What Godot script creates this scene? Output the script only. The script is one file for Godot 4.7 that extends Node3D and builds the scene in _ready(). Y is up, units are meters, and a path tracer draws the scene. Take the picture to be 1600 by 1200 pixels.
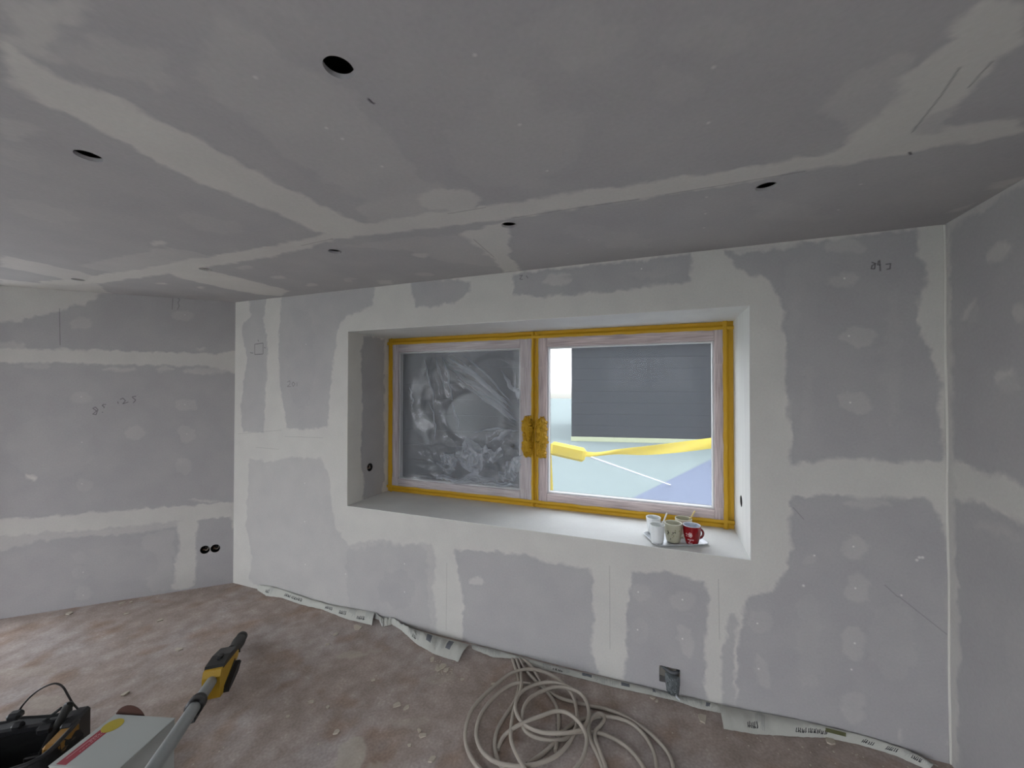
extends Node3D
# A plasterboarded room under renovation: window wall with a deep reveal, splayed wall, daylight from a glazed side wall.

const H := 2.4
const XL := -3.4212
const XR := 1.1971
const WX0 := -2.194
const WX1 := 0.428
const WY0 := 0.783
const WY1 := 2.087
const WZ := -0.478
const SPLAY := 0.75
const SPLAY_END := -4.60
const SIDE_X := -5.7
const BACK_Z := 4.5
const FOCAL := 618.0856
const EYE := Vector3(0, 1.6607, 2.3402)

var cam_basis := Basis(Vector3.UP, 0.3597) * Basis(Vector3.RIGHT, 0.0114) * Basis(Vector3.BACK, 0.001)
var rng := RandomNumberGenerator.new()
var used := {}

# ---------------------------------------------------------------- pixel of the photograph -> point on a surface of the room
func ray(px: float, py: float) -> Vector3:
	return cam_basis * Vector3((px - 800.0) / FOCAL, -(py - 600.0) / FOCAL, -1.0)

func on_plane(px: float, py: float, p: Vector3, n: Vector3) -> Vector3:
	var d := ray(px, py)
	return EYE + d * ((p - EYE).dot(n) / d.dot(n))

func at_y(px: float, py: float, y: float) -> Vector3:
	return on_plane(px, py, Vector3(0, y, 0), Vector3.UP)

func at_z(px: float, py: float, z: float) -> Vector3:
	return on_plane(px, py, Vector3(0, 0, z), Vector3.BACK)

# ---------------------------------------------------------------- naming
func numbered(called: String) -> String:
	var k: int = used.get(called, 0)
	used[called] = k + 1
	return called if k == 0 else "%s_%03d" % [called, k]

func tag(o: Node, label: String, category: String, group := "", kind := "") -> void:
	if label: o.set_meta("label", label)
	if category: o.set_meta("category", category)
	if group: o.set_meta("group", group)
	if kind: o.set_meta("kind", kind)

func thing(called: String, label: String, category: String, at := Vector3.ZERO, group := "", kind := "") -> Node3D:
	var o := Node3D.new()
	o.name = numbered(called)
	add_child(o)
	o.position = at
	tag(o, label, category, group, kind)
	return o

func obj(called: String, st: SurfaceTool, m: Material, parent: Node = null) -> MeshInstance3D:
	var o := MeshInstance3D.new()
	o.mesh = st.commit()
	o.material_override = m
	o.cast_shadow = GeometryInstance3D.SHADOW_CASTING_SETTING_ON
	if parent == null:
		o.name = numbered(called)
		add_child(o)
	else:
		o.name = called
		parent.add_child(o, true)
	return o

func mb() -> SurfaceTool:
	var st := SurfaceTool.new()
	st.begin(Mesh.PRIMITIVE_TRIANGLES)
	return st

# ---------------------------------------------------------------- geometry helpers
func tri(st: SurfaceTool, a: Vector3, b: Vector3, c: Vector3, na: Vector3, nb: Vector3, nc: Vector3, ua := Vector2.ZERO, ub := Vector2.ZERO, uc := Vector2.ZERO) -> void:
	var flip: bool = (b - a).cross(c - a).dot(na + nb + nc) > 0.0
	st.set_normal(na); st.set_uv(ua); st.add_vertex(a)
	if flip:
		st.set_normal(nc); st.set_uv(uc); st.add_vertex(c)
		st.set_normal(nb); st.set_uv(ub); st.add_vertex(b)
	else:
		st.set_normal(nb); st.set_uv(ub); st.add_vertex(b)
		st.set_normal(nc); st.set_uv(uc); st.add_vertex(c)

func quad(st: SurfaceTool, a: Vector3, b: Vector3, c: Vector3, d: Vector3, n: Vector3, ua := Vector2.ZERO, ub := Vector2.ZERO, uc := Vector2.ZERO, ud := Vector2.ZERO) -> void:
	tri(st, a, b, c, n, n, n, ua, ub, uc)
	tri(st, a, c, d, n, n, n, ua, uc, ud)

# box with chamfered edges; UVs in metres along each face
func box(st: SurfaceTool, lo: Vector3, hi: Vector3, ch := 0.0, xf := Transform3D.IDENTITY) -> void:
	var c := (lo + hi) / 2.0
	var h := (hi - lo) / 2.0
	var k: float = minf(ch, minf(h.x, minf(h.y, h.z)) * 0.95)
	for ax in 3:
		var b := (ax + 1) % 3
		var d := (ax + 2) % 3
		for s in [-1.0, 1.0]:
			var n := Vector3.ZERO
			n[ax] = s
			var q: Array[Vector3] = []
			for e in [[-1, -1], [1, -1], [1, 1], [-1, 1]]:
				var v := Vector3.ZERO
				v[ax] = s * h[ax]
				v[b] = e[0] * (h[b] - k)
				v[d] = e[1] * (h[d] - k)
				q.append(c + v)
			var uv: Array[Vector2] = []
			for v in q:
				uv.append(Vector2(v.x, -v.y) if ax == 2 else (Vector2(v.z, -v.y) if ax == 0 else Vector2(v.x, v.z)))
			quad(st, xf * q[0], xf * q[1], xf * q[2], xf * q[3], (xf.basis * n).normalized(), uv[0], uv[1], uv[2], uv[3])
	if k <= 0.0:
		return
	for ax in 3:
		var b := (ax + 1) % 3
		var d := (ax + 2) % 3
		for sb in [-1.0, 1.0]:
			for sd in [-1.0, 1.0]:
				var q: Array[Vector3] = []
				for e in [[-1.0, 0], [1.0, 0], [1.0, 1], [-1.0, 1]]:
					var v := Vector3.ZERO
					v[ax] = e[0] * (h[ax] - k)
					v[b] = sb * (h[b] - (k if e[1] == 1 else 0.0))
					v[d] = sd * (h[d] - (0.0 if e[1] == 1 else k))
					q.append(xf * (c + v))
				var n := Vector3.ZERO
				n[b] = sb
				n[d] = sd
				quad(st, q[0], q[1], q[2], q[3], (xf.basis * n).normalized())
	for sx in [-1.0, 1.0]:
		for sy in [-1.0, 1.0]:
			for sz in [-1.0, 1.0]:
				var s := Vector3(sx, sy, sz)
				var p0 := c + Vector3(sx * h.x, sy * (h.y - k), sz * (h.z - k))
				var p1 := c + Vector3(sx * (h.x - k), sy * h.y, sz * (h.z - k))
				var p2 := c + Vector3(sx * (h.x - k), sy * (h.y - k), sz * h.z)
				var n := (xf.basis * s).normalized()
				tri(st, xf * p0, xf * p1, xf * p2, n, n, n)

# profile: Vector2(radius, height); angle 0 looks along +z; u = 0.5 there
func lathe(st: SurfaceTool, prof: Array, seg := 32, xf := Transform3D.IDENTITY, wobble := 0.0) -> void:
	var n := prof.size()
	var total := 0.0
	var run: Array[float] = [0.0]
	for i in range(1, n):
		total += (prof[i] as Vector2).distance_to(prof[i - 1])
		run.append(total)
	var nor: Array[Vector2] = []
	for i in n:
		var a: Vector2 = prof[maxi(i - 1, 0)]
		var b: Vector2 = prof[mini(i + 1, n - 1)]
		var t := (b - a).normalized()
		nor.append(Vector2(t.y, -t.x))
	for i in n - 1:
		for k in seg:
			var q: Array[Vector3] = []
			var m: Array[Vector3] = []
			var uv: Array[Vector2] = []
			for e in [[0, 0], [0, 1], [1, 1], [1, 0]]:
				var j: int = i + e[0]
				var fr := float(k + e[1]) / seg
				var a := (fr - 0.5) * TAU
				var p: Vector2 = prof[j]
				var rr := p.x * (1.0 + wobble * sin(a * 5.0 + p.y * 90.0))
				q.append(xf * Vector3(sin(a) * rr, p.y, cos(a) * rr))
				m.append((xf.basis * Vector3(sin(a) * nor[j].x, nor[j].y, cos(a) * nor[j].x)).normalized())
				uv.append(Vector2(fr, 1.0 - run[j] / total))
			tri(st, q[0], q[1], q[2], m[0], m[1], m[2], uv[0], uv[1], uv[2])
			tri(st, q[0], q[2], q[3], m[0], m[2], m[3], uv[0], uv[2], uv[3])

func spline(pts: Array, per := 6) -> Array:
	var out: Array = []
	var n := pts.size()
	for i in n - 1:
		var p0: Vector3 = pts[maxi(i - 1, 0)]
		var p1: Vector3 = pts[i]
		var p2: Vector3 = pts[i + 1]
		var p3: Vector3 = pts[mini(i + 2, n - 1)]
		for k in per:
			out.append(p1.cubic_interpolate(p2, p0, p3, float(k) / per))
	out.append(pts[n - 1])
	return out

func tube(st: SurfaceTool, pts: Array, radii, seg := 10, caps := true) -> void:
	var n := pts.size()
	var prev := Vector3.ZERO
	var rings: Array = []
	var norms: Array = []
	for i in n:
		var t: Vector3 = ((pts[mini(i + 1, n - 1)] as Vector3) - (pts[maxi(i - 1, 0)] as Vector3)).normalized()
		var s: Vector3
		if i == 0:
			s = t.cross(Vector3.UP if absf(t.y) < 0.9 else Vector3.RIGHT).normalized()
		else:
			s = (prev - t * prev.dot(t)).normalized()
		prev = s
		var b := t.cross(s)
		var r: float = radii[i] if radii is Array else radii
		var ring: Array[Vector3] = []
		var nr: Array[Vector3] = []
		for k in seg:
			var a := TAU * k / seg
			var d := s * cos(a) + b * sin(a)
			ring.append((pts[i] as Vector3) + d * r)
			nr.append(d)
		rings.append(ring)
		norms.append(nr)
	for i in n - 1:
		for k in seg:
			var k2 := (k + 1) % seg
			tri(st, rings[i][k], rings[i][k2], rings[i + 1][k2], norms[i][k], norms[i][k2], norms[i + 1][k2])
			tri(st, rings[i][k], rings[i + 1][k2], rings[i + 1][k], norms[i][k], norms[i + 1][k2], norms[i + 1][k])
	if caps:
		for e in [0, n - 1]:
			var nn: Vector3 = ((pts[0] as Vector3) - (pts[1] as Vector3)).normalized() if e == 0 else ((pts[n - 1] as Vector3) - (pts[n - 2] as Vector3)).normalized()
			for k in seg:
				tri(st, pts[e], rings[e][k], rings[e][(k + 1) % seg], nn, nn, nn)

# smooth sheet from a function of (u, v)
func sheet(st: SurfaceTool, nu: int, nv: int, f: Callable, back := 0.0) -> void:
	var p: Array[Vector3] = []
	for j in nv + 1:
		for i in nu + 1:
			p.append(f.call(float(i) / nu, float(j) / nv))
	var w := nu + 1
	var nm: Array[Vector3] = []
	for j in nv + 1:
		for i in nu + 1:
			var du := p[j * w + mini(i + 1, nu)] - p[j * w + maxi(i - 1, 0)]
			var dv := p[mini(j + 1, nv) * w + i] - p[maxi(j - 1, 0) * w + i]
			nm.append(dv.cross(du).normalized())
	for side in ([1.0] if back <= 0.0 else [1.0, -1.0]):
		for j in nv:
			for i in nu:
				var ix := [j * w + i, j * w + i + 1, (j + 1) * w + i + 1, (j + 1) * w + i]
				var q: Array[Vector3] = []
				var m: Array[Vector3] = []
				var uv: Array[Vector2] = []
				for k in 4:
					q.append(p[ix[k]] - (nm[ix[k]] * back if side < 0.0 else Vector3.ZERO))
					m.append(nm[ix[k]] * side)
					uv.append(Vector2(float(i + (1 if k == 1 or k == 2 else 0)) / nu, float(j + (1 if k >= 2 else 0)) / nv))
				tri(st, q[0], q[1], q[2], m[0], m[1], m[2], uv[0], uv[1], uv[2])
				tri(st, q[0], q[2], q[3], m[0], m[2], m[3], uv[0], uv[2], uv[3])

# flat outline (local x, y) extruded along local z
func prism(st: SurfaceTool, poly: PackedVector2Array, z0: float, z1: float, xf := Transform3D.IDENTITY) -> void:
	var ids := Geometry2D.triangulate_polygon(poly)
	for z in [z0, z1]:
		var n := (xf.basis * Vector3(0, 0, -1.0 if z == minf(z0, z1) else 1.0)).normalized()
		for i in range(0, ids.size(), 3):
			var a := poly[ids[i]]
			var b := poly[ids[i + 1]]
			var c := poly[ids[i + 2]]
			tri(st, xf * Vector3(a.x, a.y, z), xf * Vector3(b.x, b.y, z), xf * Vector3(c.x, c.y, z), n, n, n, a, b, c)
	var turn := 1.0 if Geometry2D.is_polygon_clockwise(poly) else -1.0
	for i in poly.size():
		var a := poly[i]
		var b := poly[(i + 1) % poly.size()]
		var e := (b - a).normalized()
		var n := (xf.basis * Vector3(-e.y * turn, e.x * turn, 0)).normalized()
		quad(st, xf * Vector3(a.x, a.y, z0), xf * Vector3(b.x, b.y, z0), xf * Vector3(b.x, b.y, z1), xf * Vector3(a.x, a.y, z1), n)

# a board of w x h with rectangular openings [u0, v0, u1, v1] and round ones [u, v, radius, half of its cell]
func plate(st: SurfaceTool, o: Vector3, U: Vector3, V: Vector3, N: Vector3, w: float, h: float, t: float, rects := [], rounds := []) -> void:
	var us: Array[float] = [0.0, w]
	var vs: Array[float] = [0.0, h]
	var cells: Array = []
	for r in rects:
		us.append_array([r[0], r[2]]); vs.append_array([r[1], r[3]])
		cells.append(r)
	for c in rounds:
		us.append_array([c[0] - c[3], c[0] + c[3]]); vs.append_array([c[1] - c[3], c[1] + c[3]])
		cells.append([c[0] - c[3], c[1] - c[3], c[0] + c[3], c[1] + c[3]])
	us.sort(); vs.sort()
	var P := func(u: float, v: float, d: float) -> Vector3: return o + U * u + V * v - N * d
	var T := func(u: float, v: float) -> Vector2: return Vector2(u / w, 1.0 - v / h)
	for i in us.size() - 1:
		for j in vs.size() - 1:
			var u0 := us[i]; var u1 := us[i + 1]; var v0 := vs[j]; var v1 := vs[j + 1]
			if u1 - u0 < 1e-6 or v1 - v0 < 1e-6:
				continue
			var mu := (u0 + u1) / 2; var mv := (v0 + v1) / 2
			var open := false
			for c in cells:
				if mu > c[0] and mu < c[2] and mv > c[1] and mv < c[3]:
					open = true
			if open:
				continue
			quad(st, P.call(u0, v0, 0), P.call(u1, v0, 0), P.call(u1, v1, 0), P.call(u0, v1, 0), N, T.call(u0, v0), T.call(u1, v0), T.call(u1, v1), T.call(u0, v1))
			quad(st, P.call(u0, v0, t), P.call(u1, v0, t), P.call(u1, v1, t), P.call(u0, v1, t), -N, T.call(u0, v0), T.call(u1, v0), T.call(u1, v1), T.call(u0, v1))
	for r in rects:
		var q := [Vector2(r[0], r[1]), Vector2(r[2], r[1]), Vector2(r[2], r[3]), Vector2(r[0], r[3])]
		var inward := [V, -U, -V, U]
		for k in 4:
			var a: Vector2 = q[k]
			var b: Vector2 = q[(k + 1) % 4]
			quad(st, P.call(a.x, a.y, 0), P.call(b.x, b.y, 0), P.call(b.x, b.y, t), P.call(a.x, a.y, t), inward[k], T.call(a.x, a.y), T.call(b.x, b.y), T.call(b.x, b.y), T.call(a.x, a.y))
	for c in rounds:
		var n := 40
		for k in n:
			var pr: Array = []
			for e in 2:
				var a := TAU * (k + e) / n
				var d := Vector2(cos(a), sin(a))
				var ci: Vector2 = Vector2(c[0], c[1]) + d * c[2]
				var sq: Vector2 = Vector2(c[0], c[1]) + d * (c[3] / maxf(absf(d.x), absf(d.y)))
				pr.append([ci, sq, -(U * d.x + V * d.y)])
			for dep in [0.0, t]:
				quad(st, P.call(pr[0][0].x, pr[0][0].y, dep), P.call(pr[1][0].x, pr[1][0].y, dep), P.call(pr[1][1].x, pr[1][1].y, dep), P.call(pr[0][1].x, pr[0][1].y, dep), N if dep == 0.0 else -N, T.call(pr[0][0].x, pr[0][0].y), T.call(pr[1][0].x, pr[1][0].y), T.call(pr[1][1].x, pr[1][1].y), T.call(pr[0][1].x, pr[0][1].y))
			quad(st, P.call(pr[0][0].x, pr[0][0].y, 0), P.call(pr[1][0].x, pr[1][0].y, 0), P.call(pr[1][0].x, pr[1][0].y, t), P.call(pr[0][0].x, pr[0][0].y, t), pr[0][2], T.call(pr[0][0].x, pr[0][0].y), T.call(pr[1][0].x, pr[1][0].y), T.call(pr[1][0].x, pr[1][0].y), T.call(pr[0][0].x, pr[0][0].y))
	for e in [[Vector2(0, 0), Vector2(w, 0), -V], [Vector2(w, 0), Vector2(w, h), U], [Vector2(w, h), Vector2(0, h), V], [Vector2(0, h), Vector2(0, 0), -U]]:
		quad(st, P.call(e[0].x, e[0].y, 0), P.call(e[1].x, e[1].y, 0), P.call(e[1].x, e[1].y, t), P.call(e[0].x, e[0].y, t), e[2], T.call(e[0].x, e[0].y), T.call(e[1].x, e[1].y), T.call(e[1].x, e[1].y), T.call(e[0].x, e[0].y))

# ---------------------------------------------------------------- materials and computed textures
func mat(c: Color, rough := 0.8, metal := 0.0, spec := 0.5) -> StandardMaterial3D:
	var m := StandardMaterial3D.new()
	m.albedo_color = c
	m.roughness = rough
	m.metallic = metal
	m.metallic_specular = spec
	return m

func pane(c: Color, rough := 0.0) -> StandardMaterial3D:
	var m := mat(c, rough)
	m.transparency = BaseMaterial3D.TRANSPARENCY_ALPHA
	return m

func tex_mat(img: Image, rough := 0.9, spec := 0.3) -> StandardMaterial3D:
	var m := mat(Color.WHITE, rough, 0.0, spec)
	img.generate_mipmaps()
	m.albedo_texture = ImageTexture.create_from_image(img)
	m.texture_repeat = false
	return m

func noise(sd: int, freq: float, oct := 4, kind := FastNoiseLite.TYPE_SIMPLEX_SMOOTH) -> FastNoiseLite:
	var n := FastNoiseLite.new()
	n.seed = sd
	n.frequency = freq
	n.noise_type = kind
	n.fractal_octaves = oct
	return n

var ragged := noise(77, 0.045, 3)

# fills an outline (texels) with a value; the edge wanders by `jag` texels
func fill_poly(img: Image, poly: PackedVector2Array, value: float, jag := 2.0) -> void:
	var pts := PackedVector2Array()
	var n := poly.size()
	for i in n:
		var a := poly[i]
		var b := poly[(i + 1) % n]
		var steps: int = maxi(1, int(a.distance_to(b) / 5.0))
		for k in steps:
			var q := a.lerp(b, float(k) / steps)
			pts.append(q + Vector2(ragged.get_noise_2d(q.x, q.y), ragged.get_noise_2d(q.x + 500, q.y - 300)) * jag * 1.6)
	var lo := pts[0].y
	var hi := pts[0].y
	for q in pts:
		lo = minf(lo, q.y); hi = maxf(hi, q.y)
	var col := Color(value, value, value)
	n = pts.size()
	for y in range(maxi(0, int(lo)), mini(img.get_height(), int(hi) + 1)):
		var xs := PackedFloat32Array()
		var yy := y + 0.5
		for i in n:
			var a := pts[i]
			var b := pts[(i + 1) % n]
			if (a.y <= yy) != (b.y <= yy):
				xs.append(a.x + (yy - a.y) / (b.y - a.y) * (b.x - a.x))
		xs.sort()
		for i in range(0, xs.size() - 1, 2):
			var x0: int = maxi(0, int(round(xs[i])))
			var x1: int = mini(img.get_width(), int(round(xs[i + 1])))
			if x1 > x0:
				img.fill_rect(Rect2i(x0, y, x1 - x0, 1), col)

func soften(img: Image, halvings: int) -> void:
	var w := img.get_width()
	var h := img.get_height()
	for k in halvings:
		img.shrink_x2()
	img.resize(w, h, Image.INTERPOLATE_CUBIC)

# cover 0..1 mask -> colours of board and filler with a little mottling
func board_image(mask: Image, board: Color, filler: Color, sd: int) -> Image:
	var w := mask.get_width()
	var h := mask.get_height()
	var cov := mask.get_data()
	var n1 := noise(sd, 0.012, 4).get_image(w, h, false, false, false).get_data()
	var wx := noise(sd + 8, 0.03, 4).get_image(w, h, false, false, false).get_data()
	var wy := noise(sd + 9, 0.03, 4).get_image(w, h, false, false, false).get_data()
	var n2 := noise(sd + 5, 0.22, 3).get_image(w, h, false, false, false).get_data()
	var lut := PackedByteArray()
	lut.resize(256 * 3)
	for i in 256:
		var c := board.lerp(filler, i / 255.0)
		lut[i * 3] = c.r8; lut[i * 3 + 1] = c.g8; lut[i * 3 + 2] = c.b8
	var out := PackedByteArray()
	out.resize(w * h * 3)
	var n := w * h
	for i in n:
		# the trowelled edge wanders
		var x: int = i % w + (wx[i] - 128) / 17
		var y: int = i / w + (wy[i] - 128) / 17
		var k: int = cov[clampi(y, 0, h - 1) * w + clampi(x, 0, w - 1)]
		var patch: int = n1[i] - 128
		var k2: int = clampi(k + patch / 4, 0, 255)
		var g: int = (n2[i] - 128) / 26
		var j := i * 3
		k2 *= 3
		out[j] = clampi(lut[k2] + g, 0, 255)
		out[j + 1] = clampi(lut[k2 + 1] + g, 0, 255)
		out[j + 2] = clampi(lut[k2 + 2] + g, 0, 255)
	return Image.create_from_data(w, h, false, Image.FORMAT_RGB8, out)

func dab(img: Image, p: Vector2, r: float, c: Color, a: float) -> void:
	for y in range(int(p.y - r - 1), int(p.y + r + 2)):
		for x in range(int(p.x - r - 1), int(p.x + r + 2)):
			if x < 0 or y < 0 or x >= img.get_width() or y >= img.get_height():
				continue
			var d := Vector2(x + 0.5, y + 0.5).distance_to(p)
			var k := clampf(r + 0.5 - d, 0.0, 1.0) * a
			if k > 0.0:
				img.set_pixel(x, y, img.get_pixel(x, y).lerp(c, k))

func stroke(img: Image, pts: Array, r: float, c: Color, a: float) -> void:
	for i in pts.size() - 1:
		var p: Vector2 = pts[i]
		var q: Vector2 = pts[i + 1]
		var n: int = maxi(1, int(p.distance_to(q)))
		for k in n:
			dab(img, p.lerp(q, float(k) / n), r, c, a)

# the wall's own face: everything given in pixels of the photograph, laid on the wall's plane
class Face:
	var o: Vector3
	var U: Vector3
	var V: Vector3
	var N: Vector3
	var w: float
	var h: float
	var mm: float
	var img: Image
	func size() -> Vector2i:
		return Vector2i(int(w / mm), int(h / mm))

func face(o: Vector3, U: Vector3, V: Vector3, N: Vector3, w: float, h: float, mm: float, start: float) -> Face:
	var f := Face.new()
	f.o = o; f.U = U; f.V = V; f.N = N; f.w = w; f.h = h; f.mm = mm
	f.img = Image.create_empty(f.size().x, f.size().y, false, Image.FORMAT_L8)
	f.img.fill(Color(start, start, start))
	return f

func tx(f: Face, px: float, py: float) -> Vector2:
	var p := on_plane(px, py, f.o, f.N) - f.o
	return Vector2(p.dot(f.U), f.h - p.dot(f.V)) / f.mm

func area(f: Face, px: Array, value: float, jag := 2.0) -> void:
	var poly := PackedVector2Array()
	for i in range(0, px.size(), 2):
		poly.append(tx(f, px[i], px[i + 1]))
	fill_poly(f.img, poly, value, jag)

func spot(f: Face, px: float, py: float, rx: float, ry: float, value: float, turn := 0.0, jag := 3.0) -> void:
	var pts: Array = []
	for k in 14:
		var a := TAU * k / 14.0
		var q := Vector2(cos(a) * rx, sin(a) * ry).rotated(turn)
		pts.append_array([px + q.x, py + q.y])
	area(f, pts, value, jag)

func marks(f: Face, img: Image, strokes: Array, r: float, a: float) -> void:
	for s in strokes:
		var pts: Array = []
		for i in range(0, s.size(), 2):
			pts.append(tx(f, s[i], s[i + 1]))
		stroke(img, pts, r, Color(0.16, 0.15, 0.16), a)

func dots(f: Face, img: Image, px: Array, r: float, a: float) -> void:
	for i in range(0, px.size(), 2):
		dab(img, tx(f, px[i], px[i + 1]), r, Color(0.93, 0.93, 0.9), a)

const BOARD := Color(0.655, 0.645, 0.645)
const FILLER := Color(0.81, 0.80, 0.77)

func _ready() -> void:
	rng.seed = 4
	stage()
	shell()
	back_window()
	side_window()
	outdoors()
	fittings()
	tea_tray()
	paper()
	coil()
	sander()
	box_and_bag()
	rubble()

# ---------------------------------------------------------------- camera, sky, exposure
func stage() -> void:
	var cam := Camera3D.new()
	cam.name = "camera"
	cam.fov = rad_to_deg(2.0 * atan(600.0 / FOCAL))
	cam.keep_aspect = Camera3D.KEEP_HEIGHT
	cam.near = 0.02
	cam.far = 400
	cam.transform = Transform3D(cam_basis, EYE)
	add_child(cam)
	cam.current = true
	var env := Environment.new()
	var sky := Sky.new()
	var sm := ProceduralSkyMaterial.new()
	sm.sky_top_color = Color(0.90, 0.93, 0.97)
	sm.sky_horizon_color = Color(0.94, 0.95, 0.97)
	sm.ground_horizon_color = Color(0.55, 0.56, 0.55)
	sm.ground_bottom_color = Color(0.40, 0.40, 0.38)
	sm.sky_energy_multiplier = 1.0
	sky.sky_material = sm
	env.background_mode = Environment.BG_SKY
	env.sky = sky
	env.background_energy_multiplier = 6.0
	env.tonemap_mode = Environment.TONE_MAPPER_LINEAR
	env.tonemap_exposure = 1.85
	env.sdfgi_enabled = true
	env.ssao_enabled = true
	env.ssil_enabled = true
	var we := WorldEnvironment.new()
	we.name = "world_environment"
	we.environment = env
	add_child(we)

# ---------------------------------------------------------------- room shell
func structure(called: String, label: String) -> Node3D:
	return thing(called, label, called.get_slice("_", 0), Vector3.ZERO, "", "structure")

func solid(called: String, lo: Vector3, hi: Vector3, m: Material, parent: Node, xf := Transform3D.IDENTITY) -> MeshInstance3D:
	var st := mb()
	box(st, lo, hi, 0.0, xf)
	return obj(called, st, m, parent)

func floor_image(w: int, h: int) -> Image:
	var big := noise(11, 0.006, 4).get_image(w, h, false, false, false).get_data()
	var mid := noise(12, 0.03, 4).get_image(w, h, false, false, false).get_data()
	var fine := noise(13, 0.25, 3).get_image(w, h, false, false, false).get_data()
	var sweep := noise(14, 0.02, 4).get_image(w, h / 6, false, false, false)
	sweep.resize(w, h, Image.INTERPOLATE_CUBIC)
	var long := sweep.get_data()
	var rust := noise(15, 0.011, 3).get_image(w, h, false, false, false).get_data()
	var out := PackedByteArray()
	out.resize(w * h * 3)
	for i in w * h:
		var a: float = (big[i] - 128) / 128.0
		var b: float = (mid[i] - 128) / 128.0
		var c: float = (fine[i] - 128) / 128.0
		var d: float = (long[i] - 128) / 128.0
		var e: float = clampf((rust[i] - 150) / 60.0, 0.0, 1.0)
		var g: float = clampf(a * 1.4 + b * 0.6 + d * 0.25 + 0.2, 0.0, 1.0)
		var v: float = 1.0 + b * 0.10 + d * 0.05 + c * 0.10 + a * 0.03
		var r := lerpf(0.64, 0.65, g)
		var gg := lerpf(0.585, 0.612, g)
		var bb := lerpf(0.552, 0.594, g)
		r = lerpf(r, 0.575, e * 0.6); gg = lerpf(gg, 0.485, e * 0.6); bb = lerpf(bb, 0.425, e * 0.6)
		var dust: float = clampf(c * 1.5 + b * 0.9 + d * 0.3 - 0.95, 0.0, 0.5)
		r = lerpf(r * v, 0.8, dust); gg = lerpf(gg * v, 0.77, dust); bb = lerpf(bb * v, 0.73, dust)
		out[i * 3] = clampi(int(r * 255), 0, 255)
		out[i * 3 + 1] = clampi(int(gg * 255), 0, 255)
		out[i * 3 + 2] = clampi(int(bb * 255), 0, 255)
	return Image.create_from_data(w, h, false, Image.FORMAT_RGB8, out)

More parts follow.
